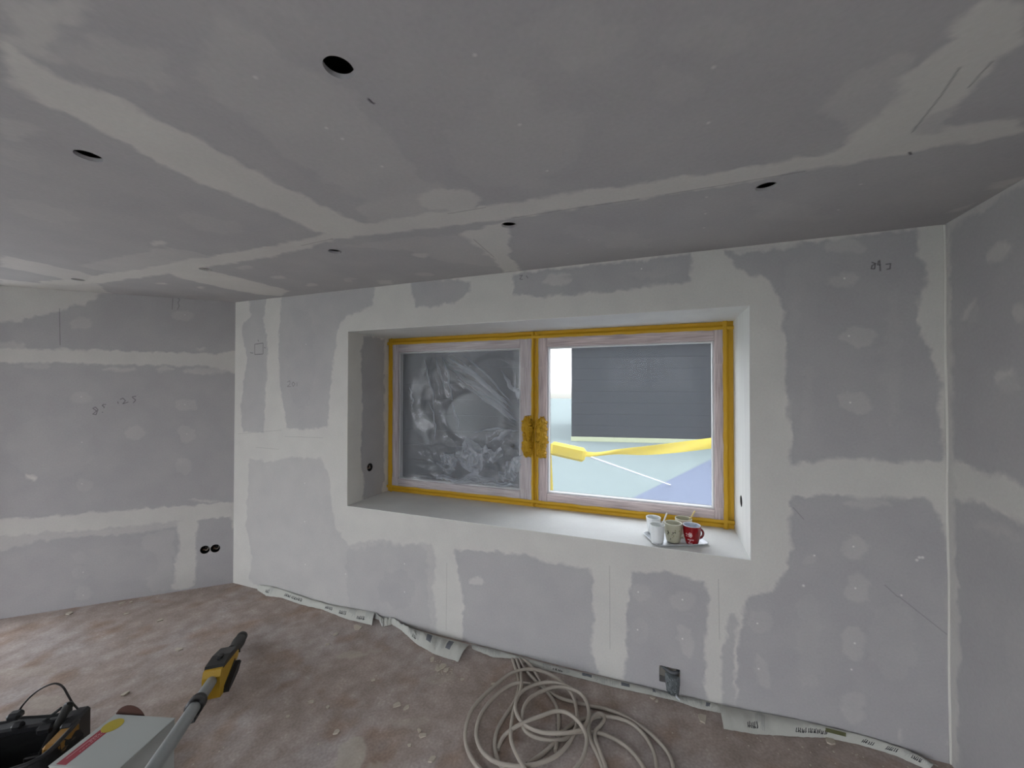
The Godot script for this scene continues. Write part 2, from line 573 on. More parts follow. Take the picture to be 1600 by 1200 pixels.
func shell() -> void:
	var plain := mat(Color(0.72, 0.71, 0.70), 0.9)
	var masonry := mat(Color(0.55, 0.53, 0.5), 0.95)
	var fx0 := -5.95
	var fw := 7.4

	# floor
	var fimg := floor_image(1850, 1125)
	var ff := face(Vector3(fx0, 0, 0), Vector3.RIGHT, Vector3.BACK, Vector3.UP, fw, BACK_Z, fw / 1850.0, 0.0)
	# trowelled filler stains on the screed
	for s in [[546, 1185, 22, 34, 0.5], [548, 1024, 28, 5, 0.35], [590, 1018, 22, 3, 0.2], [585, 1205, 20, 12, 0.3], [70, 1098, 30, 12, 0.25], [40, 1050, 50, 8, 0.15], [640, 1130, 30, 8, 0.2], [690, 1060, 24, 8, 0.2]]:
		var pts := PackedVector2Array()
		for k in 16:
			var a := TAU * k / 16.0
			var q := Vector2(cos(a) * s[2], sin(a) * s[3]).rotated(0.5 if s[3] > s[2] else -0.05)
			pts.append(tx(ff, s[0] + q.x, s[1] + q.y))
		fill_poly(ff.img, pts, s[4], 5.0)
	soften(ff.img, 1)
	var stain := ff.img.get_data()
	var fd := fimg.get_data()
	for i in stain.size():
		if stain[i] > 2:
			var k := stain[i] / 255.0
			fd[i * 3] = int(lerpf(fd[i * 3], 190, k)); fd[i * 3 + 1] = int(lerpf(fd[i * 3 + 1], 184, k)); fd[i * 3 + 2] = int(lerpf(fd[i * 3 + 2], 168, k))
	fimg = Image.create_from_data(1850, 1125, false, Image.FORMAT_RGB8, fd)
	for k in 1800:
		var p := Vector2(rng.randf_range(400, 1850), rng.randf_range(0, 500))
		var r := rng.randf_range(0.4, 1.6)
		dab(fimg, p, r, Color(0.78, 0.75, 0.70), rng.randf_range(0.3, 0.8))
	for k in 520:
		var p := Vector2(rng.randf_range(300, 1850), rng.randf_range(0, 520))
		var d := Vector2.RIGHT.rotated(rng.randfn(-0.5, 0.5)) * rng.randf_range(3, 26)
		stroke(fimg, [p, p + d + Vector2(0, rng.randf_range(-2, 2))], rng.randf_range(0.2, 1.1), Color(0.76, 0.73, 0.69) if k % 3 else Color(0.40, 0.35, 0.32), rng.randf_range(0.12, 0.4))
	var fm := tex_mat(fimg, 0.93, 0.25)
	var relief := NoiseTexture2D.new()
	relief.width = 512; relief.height = 512; relief.seamless = true
	relief.noise = noise(21, 0.03, 5)
	fm.heightmap_enabled = false
	var fl := structure("floor", "bare dusty brown screed floor of the room")
	var st := mb()
	plate(st, Vector3(fx0, 0, 0), Vector3.RIGHT, Vector3.BACK, Vector3.UP, fw, BACK_Z, 0.1)
	obj("screed", st, fm, fl)

	# ceiling with its seven cut-outs for downlights
	var cf := face(Vector3(fx0, H, 0), Vector3.RIGHT, Vector3.BACK, Vector3.DOWN, fw, BACK_Z, fw / 1850.0, 0.06)
	var big := 0.75
	area(cf, [360, 20, 440, 90, 520, 130, 620, 230, 660, 285, 700, 290, 690, 330, 570, 318, 440, 240, 290, 110], 0.22, 6.0)
	area(cf, [130, 60, 250, 75, 275, 110, 250, 150, 160, 110, 90, 95], 0.25, 5.0)
	area(cf, [0, 0, 110, 0, 95, 50, 80, 100, 0, 60], 0.45, 6.0)
	area(cf, [1270, 170, 1330, 110, 1420, 80, 1400, 170, 1330, 215, 1280, 190], 0.28, 5.0)
	area(cf, [780, 130, 900, 170, 905, 235, 830, 300, 740, 290, 690, 230], 0.15, 8.0)
	area(cf, [0, 185, 50, 195, 55, 210, 0, 215], 0.3, 4.0)
	area(cf, [120, 415, 220, 395, 260, 385, 330, 400, 280, 418, 180, 428], 0.3, 4.0)
	area(cf, [560, 318, 640, 300, 700, 335, 570, 352], 0.3, 4.0)
	area(cf, [530, 385, 640, 370, 715, 366, 770, 400, 780, 418, 700, 410, 640, 392], 0.22, 4.0)
	area(cf, [0, 130, 0, 60, 60, 95, 90, 118, 200, 165, 300, 216, 430, 285, 500, 320, 570, 352, 520, 374, 440, 338, 300, 280, 150, 202], big, 3.0)
	area(cf, [1600, 184, 1475, 195, 1320, 232, 1250, 247, 1100, 272, 865, 304, 800, 316, 640, 338, 565, 350, 450, 380, 280, 408, 220, 420, 150, 430, 60, 440, 60, 452, 150, 444, 280, 424, 450, 396, 520, 374, 715, 352, 800, 340, 1100, 295, 1375, 245, 1600, 206], big, 2.0)
	area(cf, [1518, 0, 1470, 58, 1402, 122, 1384, 168, 1332, 208, 1316, 234, 1430, 214, 1500, 150, 1552, 96, 1600, 66, 1600, 0], big, 3.0)
	area(cf, [1420, 214, 1440, 190, 1490, 160, 1470, 192, 1480, 200], 0.4, 3.0)
	area(cf, [262, 420, 290, 414, 360, 431, 452, 454, 436, 463, 400, 460, 330, 446, 268, 431], big, 2.0)
	area(cf, [0, 398, 120, 424, 146, 431, 120, 440, 0, 416], 0.55, 2.0)
	area(cf, [0, 436, 100, 446, 150, 442, 170, 458, 100, 455, 0, 447], 0.6, 2.0)
	area(cf, [715, 364, 792, 345, 796, 400, 812, 423, 786, 425, 768, 404], big, 2.0)
	spot(cf, 700, 312, 50, 18, 0.6)
	spot(cf, 250, 443, 7, 2, 0.7); spot(cf, 315, 450, 6, 2, 0.6)
	spot(cf, 655, 399, 13, 4, 0.6); spot(cf, 434, 433, 13, 2.5, 0.5); spot(cf, 380, 418, 12, 3, 0.35); spot(cf, 485, 445, 11, 2.5, 0.5)
	spot(cf, 545, 437, 9, 4, 0.3); spot(cf, 600, 441, 14, 3, 0.4); spot(cf, 660, 428, 12, 3, 0.35)
	spot(cf, 245, 380, 10, 4, 0.6); spot(cf, 1490, 318, 0.1, 0.1, 0.2)
	area(cf, [1475, 333, 1490, 326, 1518, 318, 1508, 326], 0.4, 1.0)
	area(cf, [1538, 296, 1560, 284, 1598, 275, 1570, 294], 0.45, 1.0)
	for s in [[20, 250, 34, 14], [60, 330, 60, 14], [420, 8, 60, 12], [620, 8, 55, 12], [900, 60, 90, 40], [1100, 60, 60, 35], [1230, 330, 60, 14], [950, 370, 70, 14], [1050, 130, 40, 30], [330, 350, 50, 12]]:
		spot(cf, s[0], s[1], s[2], s[3], 0.16, 0.2, 8.0)
	soften(cf.img, 2)
	var cimg := board_image(cf.img, BOARD, FILLER, 31)
	dots(cf, cimg, [399, 121, 742, 86, 510, 200, 535, 217, 597, 260, 1115, 105, 1107, 192, 812, 195, 855, 267, 1104, 308, 1102, 334, 1100, 356, 1345, 288, 920, 375, 887, 396, 1310, 328], 1.2, 0.45)
	for s in [[576, 155, 581, 160, 587, 163], [1421, 238, 1424, 242]]:
		marks(cf, cimg, [s], 0.7, 0.7)
	marks(cf, cimg, [[1500, 105, 1470, 150, 1424, 208], [1550, 96, 1512, 138], [520, 373, 470, 384], [700, 334, 760, 324], [800, 341, 900, 325, 1000, 311], [1040, 304, 1160, 284, 1260, 267], [740, 374, 772, 402]], 0.45, 0.32)
	var holes: Array = []
	for hpx in [[529, 106], [138, 244], [1197, 292], [795, 352], [523, 393], [321, 421], [122, 437]]:
		var q := at_y(hpx[0], hpx[1], H)
		holes.append([q.x - fx0, q.z, 0.0335, 0.036])
	var ceil := structure("ceiling", "plasterboard ceiling with pale filled joints and round cut-outs")
	st = mb()
	plate(st, Vector3(fx0, H, 0), Vector3.RIGHT, Vector3.BACK, Vector3.DOWN, fw, BACK_Z, 0.0125, [], holes)
	obj("plasterboard", st, tex_mat(cimg), ceil)
	solid("slab", Vector3(fx0 - 0.3, H + 0.30, -0.6), Vector3(XR + 0.3, H + 0.42, BACK_Z + 0.3), masonry, ceil)

	# window wall: boards round the deep opening
	var wf := face(Vector3(XL, 0, 0), Vector3.RIGHT, Vector3.UP, Vector3.BACK, XR - XL, H, 0.003, 0.78)
	area(wf, [388, 468, 416, 465, 412, 500, 418, 540, 416, 600, 414, 640, 412, 676, 380, 674, 376, 640, 380, 600, 386, 560, 378, 520, 380, 505, 392, 495], 0.22)
	area(wf, [440, 460, 584, 446, 583, 476, 560, 487, 540, 495, 527, 515, 522, 560, 516, 600, 512, 666, 470, 672, 448, 668, 438, 610, 434, 540], 0.2)
	area(wf, [642, 441, 700, 436, 735, 441, 734, 456, 715, 470, 690, 477, 648, 479], 0.08)
	area(wf, [800, 427, 900, 417, 1078, 397, 1076, 441, 1020, 445, 960, 455, 930, 458, 860, 463, 802, 462], 0.05)
	area(wf, [1130, 392, 1428, 358, 1432, 395, 1444, 430, 1430, 480, 1434, 520, 1452, 552, 1454, 576, 1468, 600, 1462, 640, 1470, 700, 1464, 722, 1380, 720, 1290, 716, 1230, 726, 1232, 660, 1226, 600, 1222, 520, 1215, 465, 1196, 436, 1165, 428, 1140, 412], 0.05)
	area(wf, [388, 716, 420, 722, 455, 714, 502, 716, 514, 742, 518, 790, 526, 828, 545, 852, 590, 843, 628, 850, 672, 848, 680, 872, 676, 920, 682, 990, 560, 958, 400, 914, 388, 905, 394, 870, 384, 822, 388, 760], 0.4)
	area(wf, [540, 862, 600, 850, 665, 855, 672, 985, 545, 950], 0.25, 6.0)
	area(wf, [708, 858, 780, 862, 820, 866, 850, 878, 922, 888, 926, 960, 922, 1020, 940, 1062, 722, 1002, 724, 950, 716, 900], 0.12)
	area(wf, [985, 894, 1040, 893, 1098, 909, 1104, 940, 1098, 1000, 1100, 1096, 972, 1066, 978, 1000, 976, 960], 0.07)
	area(wf, [1238, 776, 1300, 772, 1336, 778, 1440, 776, 1462, 802, 1478, 850, 1478, 940, 1482, 1196, 1260, 1140, 1150, 1110, 1148, 1050, 1156, 960, 1166, 932, 1204, 924, 1226, 890, 1232, 850, 1230, 800], 0.04)
	area(wf, [1124, 1100, 1126, 1010, 1138, 960, 1150, 962, 1142, 1040, 1150, 1108], 0.2)
	for s in [[1318, 385, 30, 13, 0.38, 0.0], [1315, 437, 25, 11, 0.42, -0.15], [1338, 527, 30, 15, 0.42, 0.05], [1333, 628, 27, 15, 0.4, 0.2], [1333, 855, 20, 20, 0.4, 0.0], [1335, 920, 19, 25, 0.38, 0.0], [1330, 1004, 21, 27, 0.4, 0.0], [1330, 1105, 22, 26, 0.35, 0.0], [1183, 970, 24, 18, 0.25, 0.0], [1187, 1048, 9, 28, 0.35, -0.3], [1262, 873, 9, 9, 0.25, 0.0], [476, 458, 9, 6, 0.3, 0.0], [742, 908, 12, 6, 0.75, 0.0], [1063, 938, 20, 14, 0.3, 0.0], [1068, 1000, 11, 28, 0.4, -0.3], [1000, 925, 14, 14, 0.25, 0.0], [1350, 786, 40, 7, 0.4, 0.0], [995, 985, 14, 22, 0.2, 0.0], [868, 440, 24, 6, 0.5, 0.0], [870, 431, 20, 3, 0.6, 0.0], [1195, 1035, 4, 4, 0.1, 0.0], [1405, 1150, 3, 9, 0.5, 0.0], [945, 1060, 40, 6, 0.9, 0.2], [660, 1000, 44, 6, 0.9, 0.25], [1008, 430, 30, 6, 0.2, 0.0]]:
		spot(wf, s[0], s[1], s[2], s[3], s[4] * 0.8, s[5])
	area(wf, [1140, 390, 1250, 378, 1245, 386, 1145, 398], 0.6, 1.0)
	area(wf, [1265, 374, 1380, 361, 1378, 364, 1268, 378], 0.75, 1.0)
	for s in [[1235, 470, 14, 60], [1258, 620, 10, 50], [1390, 560, 14, 110], [470, 560, 22, 80], [620, 920, 30, 30], [820, 960, 40, 40], [1390, 1000, 40, 60], [1260, 1000, 20, 80], [1040, 420, 20, 12]]:
		spot(wf, s[0], s[1], s[2], s[3], 0.13, 0.0, 8.0)
	soften(wf.img, 2)
	var wimg := board_image(wf.img, BOARD, FILLER, 41)
	dots(wf, wimg, [1319, 435, 1326, 525, 1328, 629, 1333, 854, 1336, 919, 1335, 1005, 1330, 1046, 1183, 974, 1185, 1045, 478, 538, 476, 755, 476, 815, 477, 882, 632, 881, 632, 925, 540, 897, 1066, 937, 1066, 998, 997, 925, 996, 984, 1002, 420, 1272, 868, 1408, 930], 1.3, 0.8)
	dots(wf, wimg, [1436, 871, 1432, 875, 1441, 871, 1255, 915], 2.0, 0.6)
	marks(wf, wimg, [[1362, 410, 1368, 412, 1362, 415, 1361, 420, 1366, 420, 1367, 413], [1372, 408, 1371, 414, 1376, 414], [1374, 407, 1375, 424], [1384, 413, 1391, 412, 1390, 420, 1384, 421]], 0.7, 0.5)
	marks(wf, wimg, [[398, 538, 411, 536, 411, 553, 398, 554, 398, 538], [391, 551, 396, 552], [403, 531, 404, 534], [413, 543, 415, 544]], 0.6, 0.6)
	marks(wf, wimg, [[449, 597, 453, 595, 453, 600, 449, 604, 455, 604], [458, 597, 461, 600, 458, 604, 456, 599, 459, 597], [464, 598, 464, 604]], 0.5, 0.45)
	marks(wf, wimg, [[812, 431, 816, 430, 812, 436, 817, 437], [822, 431, 825, 435]], 0.5, 0.5)
	marks(wf, wimg, [[1239, 793, 1256, 812], [1404, 932, 1480, 992], [1382, 914, 1404, 934]], 0.35, 0.35)
	marks(wf, wimg, [[698, 880, 697, 985], [952, 884, 953, 1015], [1122, 905, 1124, 1000], [372, 678, 440, 672], [445, 682, 505, 684], [400, 699, 436, 702]], 0.4, 0.22)
	var ox := -XL
	var hole := [ox + WX0 - 0.003, WY0 - 0.003, ox + WX1 + 0.003, WY1 + 0.003]
	var jb := [ox - 0.012, 0.052, ox + 0.094, 0.139]
	var wb := structure("wall_back", "window wall of grey plasterboard with pale filled joints")
	st = mb()
	plate(st, Vector3(XL, 0, 0), Vector3.RIGHT, Vector3.UP, Vector3.BACK, XR - XL, H, 0.05, [hole, jb])
	obj("plasterboard", st, tex_mat(wimg), wb)
	var zo := -0.62
	solid("masonry", Vector3(XL - 0.4, -0.1, zo), Vector3(WX0 - 0.03, H + 0.42, -0.05), masonry, wb)
	solid("masonry", Vector3(WX1 + 0.03, -0.1, zo), Vector3(XR + 0.3, H + 0.42, -0.05), masonry, wb)
	solid("masonry", Vector3(WX0 - 0.03, -0.1, zo), Vector3(WX1 + 0.03, WY0 - 0.03, -0.05), masonry, wb)
	solid("masonry", Vector3(WX0 - 0.03, WY1 + 0.03, zo), Vector3(WX1 + 0.03, H + 0.42, -0.05), masonry, wb)
	# reveal linings
	var depth := 0.4995
	var rl := face(Vector3(WX0, WY0, 0), Vector3.FORWARD, Vector3.UP, Vector3.RIGHT, depth, WY1 - WY0, 0.003, 0.92)
	area(rl, [567, 530, 600, 535, 600, 765, 572, 782, 566, 770, 568, 740, 563, 720, 566, 640, 564, 560], 0.1, 2.0)
	spot(rl, 604, 552, 5, 14, 0.75); spot(rl, 604, 600, 6, 14, 0.75); spot(rl, 604, 650, 6, 12, 0.75); spot(rl, 603, 703, 5, 12, 0.75); spot(rl, 602, 758, 6, 12, 0.8)
	soften(rl.img, 2)
	st = mb()
	var qh := on_plane(578, 730, Vector3(WX0, 0, 0), Vector3.RIGHT)
	plate(st, Vector3(WX0, WY0 - 0.03, -0.0005), Vector3.FORWARD, Vector3.UP, Vector3.RIGHT, depth, WY1 - WY0 + 0.06, 0.03, [], [[-qh.z - 0.0005, qh.y - WY0 + 0.03, 0.033, 0.036]])
	obj("reveal", st, tex_mat(board_image(rl.img, BOARD, FILLER, 43)), wb)
	var fillm := tex_mat(board_image(face(Vector3.ZERO, Vector3.RIGHT, Vector3.UP, Vector3.BACK, 2.6, 0.5, 0.004, 0.92).img, BOARD, Color(0.86, 0.86, 0.845), 44))
	st = mb()
	qh = on_plane(1158, 783, Vector3(WX1, 0, 0), Vector3.LEFT)
	plate(st, Vector3(WX1, WY0 - 0.03, -0.0005), Vector3.FORWARD, Vector3.UP, Vector3.LEFT, depth, WY1 - WY0 + 0.06, 0.03, [], [[-qh.z - 0.0005, qh.y - WY0 + 0.03, 0.033, 0.036]])
	obj("reveal", st, fillm, wb)
	st = mb()
	plate(st, Vector3(WX0, WY1, -0.0005), Vector3.RIGHT, Vector3.FORWARD, Vector3.DOWN, WX1 - WX0, depth, 0.03)
	obj("reveal", st, fillm, wb)
	st = mb()
	plate(st, Vector3(WX0, WY0, -0.0005), Vector3.RIGHT, Vector3.FORWARD, Vector3.UP, WX1 - WX0, depth, 0.03)
	obj("sill", st, fillm, wb)

	# splayed wall with the two socket cut-outs
	var A := Vector3(XL, 0, 0)
	var dl := Vector3(-cos(SPLAY), 0, sin(SPLAY))
	var nl := Vector3(sin(SPLAY), 0, cos(SPLAY))
	var ll: float = (SPLAY_END - XL) / dl.x
	var lf := face(A, dl, Vector3.UP, nl, ll, H, 0.003, 0.04)
	area(lf, [-60, 430, 165, 456, 150, 468, 118, 478, 95, 486, 60, 494, 0, 506, -60, 510], 0.62, 4.0)
	area(lf, [-60, 540, 60, 545, 200, 548, 340, 553, 370, 545, 370, 584, 330, 573, 250, 571, 60, 567, -60, 565], 0.72, 1.0)
	area(lf, [-60, 535, 40, 535, 40, 546, -60, 545], 0.35, 3.0)
	area(lf, [-60, 812, 60, 808, 150, 801, 260, 792, 370, 783, 370, 806, 300, 813, 200, 823, 120, 829, 0, 838, -60, 842], 0.72, 2.0)
	area(lf, [-60, 840, 60, 834, 140, 828, 200, 824, 280, 814, 276, 822, 240, 828, 180, 838, 150, 836, 60, 845, 20, 858, -60, 862], 0.4, 4.0)
	area(lf, [276, 816, 310, 811, 306, 850, 306, 914, 300, 918, 270, 922, 274, 880, 280, 850], 0.7, 2.0)
	area(lf, [225, 836, 274, 826, 270, 922, 236, 925, 218, 880], 0.2, 5.0)
	area(lf, [360, 790, 370, 780, 370, 826, 362, 824], 0.6, 2.0)
	for s in [[50, 743, 12, 8, 0.85], [127, 506, 19, 10, 0.26], [287, 493, 17, 8, 0.28], [128, 621, 17, 9, 0.2], [290, 633, 18, 10, 0.26], [129, 693, 16, 12, 0.22], [212, 676, 15, 12, 0.26], [291, 678, 14, 15, 0.26], [287, 729, 13, 13, 0.22], [131, 758, 13, 10, 0.2], [124, 870, 12, 10, 0.14], [128, 894, 14, 10, 0.16], [130, 926, 13, 12, 0.2], [187, 577, 28, 4, 0.4], [256, 577, 16, 3, 0.4], [320, 580, 36, 5, 0.4], [60, 572, 22, 5, 0.3], [318, 782, 24, 2, 0.5], [313, 545, 8, 3, 0.4], [80, 700, 70, 50, 0.1], [190, 880, 60, 30, 0.1]]:
		spot(lf, s[0], s[1], s[2], s[3], s[4])
	soften(lf.img, 2)
	var limg := board_image(lf.img, BOARD, FILLER, 51)
	dots(lf, limg, [128, 691, 127, 620, 292, 678, 289, 632, 128, 756, 130, 894, 130, 930, 289, 492], 1.2, 0.6)
	marks(lf, limg, [[149, 636, 145, 638, 151, 642, 145, 647, 150, 648, 153, 640, 149, 636], [160, 634, 161, 632, 166, 632], [160, 634, 163, 636, 162, 638], [160, 644, 161, 645]], 0.8, 0.35)
	marks(lf, limg, [[184, 628, 185, 631], [188, 624, 192, 622, 196, 626, 192, 631, 201, 628], [207, 620, 213, 619], [207, 621, 212, 625, 208, 630]], 0.8, 0.35)
	marks(lf, limg, [[270, 466, 269, 484], [278, 466, 281, 468, 278, 473, 280, 478, 277, 484], [93, 482, 94, 540]], 0.6, 0.3)
	var sock: Array = []
	for q in [[320.0, 859.0], [336.3, 856.3]]:
		var p := on_plane(q[0], q[1], A, nl) - A
		sock.append([p.dot(dl), p.y, 0.034, 0.0352])
	sock[1][0] = sock[0][0] - 0.0725
	sock[1][1] = sock[0][1]
	var wl := structure("wall_left", "splayed grey plasterboard wall with filler bands and two socket holes")
	st = mb()
	plate(st, A, dl, Vector3.UP, nl, ll, H, 0.06, [], sock)
	obj("plasterboard", st, tex_mat(limg), wl)
	var lx := Transform3D(Basis(dl, Vector3.UP, nl), A)
	solid("masonry", Vector3(-0.05, -0.1, -0.3), Vector3(ll + 0.1, H + 0.42, -0.06), masonry, wl, lx)

	var wt := structure("wall_return", "plain wall leading from the splayed wall to the side door")
	var zr := ll * dl.z
	st = mb()
	plate(st, Vector3(SIDE_X, 0, zr), Vector3.RIGHT, Vector3.UP, Vector3.BACK, SPLAY_END - SIDE_X, H, 0.05)
	obj("plasterboard", st, plain, wt)
	solid("masonry", Vector3(SIDE_X - 0.25, -0.1, zr - 0.25), Vector3(SPLAY_END + 0.1, H + 0.42, zr - 0.05), masonry, wt)

	# side wall with the tall glazed opening that lights the room
	var ws := structure("wall_side", "wall with tall glazed terrace door lighting the room")
	var z0 := ll * dl.z
	st = mb()
	var so := [TERRACE[0] - z0, 0.03, TERRACE[1] - z0, 2.3]
	plate(st, Vector3(SIDE_X, 0, z0), Vector3.BACK, Vector3.UP, Vector3.RIGHT, BACK_Z - z0, H, 0.25, [so])
	obj("plasterboard", st, plain, ws)
	solid("parapet", Vector3(SIDE_X - 0.25, H, z0 - 0.2), Vector3(SIDE_X, H + 0.42, BACK_Z + 0.2), masonry, ws)

	# wall opposite the terrace door
	var rf := face(Vector3(XR, 0, 0), Vector3.BACK, Vector3.UP, Vector3.LEFT, BACK_Z, H, 0.004, 0.05)
	area(rf, [1478, 716, 1500, 722, 1600, 756, 1700, 800, 1700, 885, 1600, 816, 1540, 792, 1478, 772], 0.75, 2.0)
	area(rf, [1478, 352, 1486, 350, 1484, 420, 1488, 520, 1489, 640, 1492, 800, 1494, 900, 1499, 990, 1496, 1090, 1500, 1198, 1478, 1198], 0.55, 1.5)
	area(rf, [1478, 348, 1600, 270, 1700, 205, 1700, 225, 1600, 286, 1490, 358, 1478, 364], 0.45, 1.5)
	for s in [[1563, 393, 21, 11, 0.5, -0.45], [1514, 482, 5, 20, 0.5, 0.6], [1522, 490, 7, 18, 0.2, 0.6], [1568, 586, 15, 10, 0.5, -0.6], [1575, 600, 22, 14, 0.22, -0.4], [1598, 488, 14, 20, 0.4, 0.0], [1560, 830, 40, 8, 0.2, 0.3], [1590, 1000, 20, 60, 0.12, 0.0]]:
		spot(rf, s[0], s[1], s[2], s[3], s[4], s[5])
	for k in 8:
		fill_poly(rf.img, PackedVector2Array([Vector2(500 + k * 90, 0), Vector2(530 + k * 90, 0), Vector2(532 + k * 90, 600), Vector2(500 + k * 90, 600)]), 0.5 if k % 2 == 0 else 0.1, 3.0)
	soften(rf.img, 2)
	var wr := structure("wall_right", "grey plasterboard side wall with a pale filled joint band")
	st = mb()
	plate(st, Vector3(XR, 0, 0), Vector3.BACK, Vector3.UP, Vector3.LEFT, BACK_Z, H, 0.05)
	obj("plasterboard", st, tex_mat(board_image(rf.img, BOARD, FILLER, 61)), wr)
	solid("masonry", Vector3(XR + 0.05, -0.1, -0.05), Vector3(XR + 0.3, H + 0.42, BACK_Z + 0.2), masonry, wr)

	# wall behind the photographer
	var wz := structure("wall_front", "plain plasterboard wall closing the room")
	st = mb()
	plate(st, Vector3(SIDE_X - 0.25, 0, BACK_Z), Vector3.RIGHT, Vector3.UP, Vector3.FORWARD, XR + 0.3 - SIDE_X + 0.25, H + 0.42, 0.25, [[FILL_DOOR[0] - SIDE_X + 0.25, 0.03, FILL_DOOR[1] - SIDE_X + 0.25, 2.3], [YARD[0] - SIDE_X + 0.25, 0.03, YARD[1] - SIDE_X + 0.25, 2.3]])
	obj("plasterboard", st, plain, wz)

	# paper joint tape standing slightly proud in the inner corner
	var tr := structure("trim_1", "ridge of paper joint tape in the inner wall corner")
	st = mb()
	var line: Array = []
	for k in 13:
		var y := 2.395 - k * 2.39 / 12.0
		line.append(Vector3(XR - 0.003, y, 0.003 + 0.003 * sin(k * 1.7)))
	tube(st, spline(line, 4), 0.005, 6)
	obj("tape_ridge", st, mat(FILLER, 0.9), tr)

# ---------------------------------------------------------------- the masked window
func film_mat(a: float, bl: float, gloss: float) -> StandardMaterial3D:
	var m := pane(Color(0.80, 0.82, 0.85, a), 0.22)
	m.metallic_specular = gloss
	m.backlight_enabled = true
	m.backlight = Color(bl, bl, bl)
	return m

func wood_image() -> Image:
	var w := 512
	var h := 256
	var g := noise(71, 0.03, 4).get_image(w / 8, h, false, false, false)
	g.resize(w, h, Image.INTERPOLATE_CUBIC)
	var g2 := noise(72, 0.12, 3).get_image(w / 16, h, false, false, false)
	g2.resize(w, h, Image.INTERPOLATE_CUBIC)
	var d1 := g.get_data()
	var d2 := g2.get_data()
	var out := PackedByteArray()
	out.resize(w * h * 3)
	for i in w * h:
		var v: float = (d1[i] - 128) / 128.0 * 0.10 + (d2[i] - 128) / 128.0 * 0.12
		out[i * 3] = clampi(int((0.76 + v) * 255), 0, 255)
		out[i * 3 + 1] = clampi(int((0.69 + v) * 255), 0, 255)
		out[i * 3 + 2] = clampi(int((0.675 + v) * 255), 0, 255)
	return Image.create_from_data(w, h, false, Image.FORMAT_RGB8, out)

const GX := [-2.087, -0.99, -0.782, 0.318]
const GY := [0.893, 1.967]
const MID := -0.871
const SASH_Z := -0.462

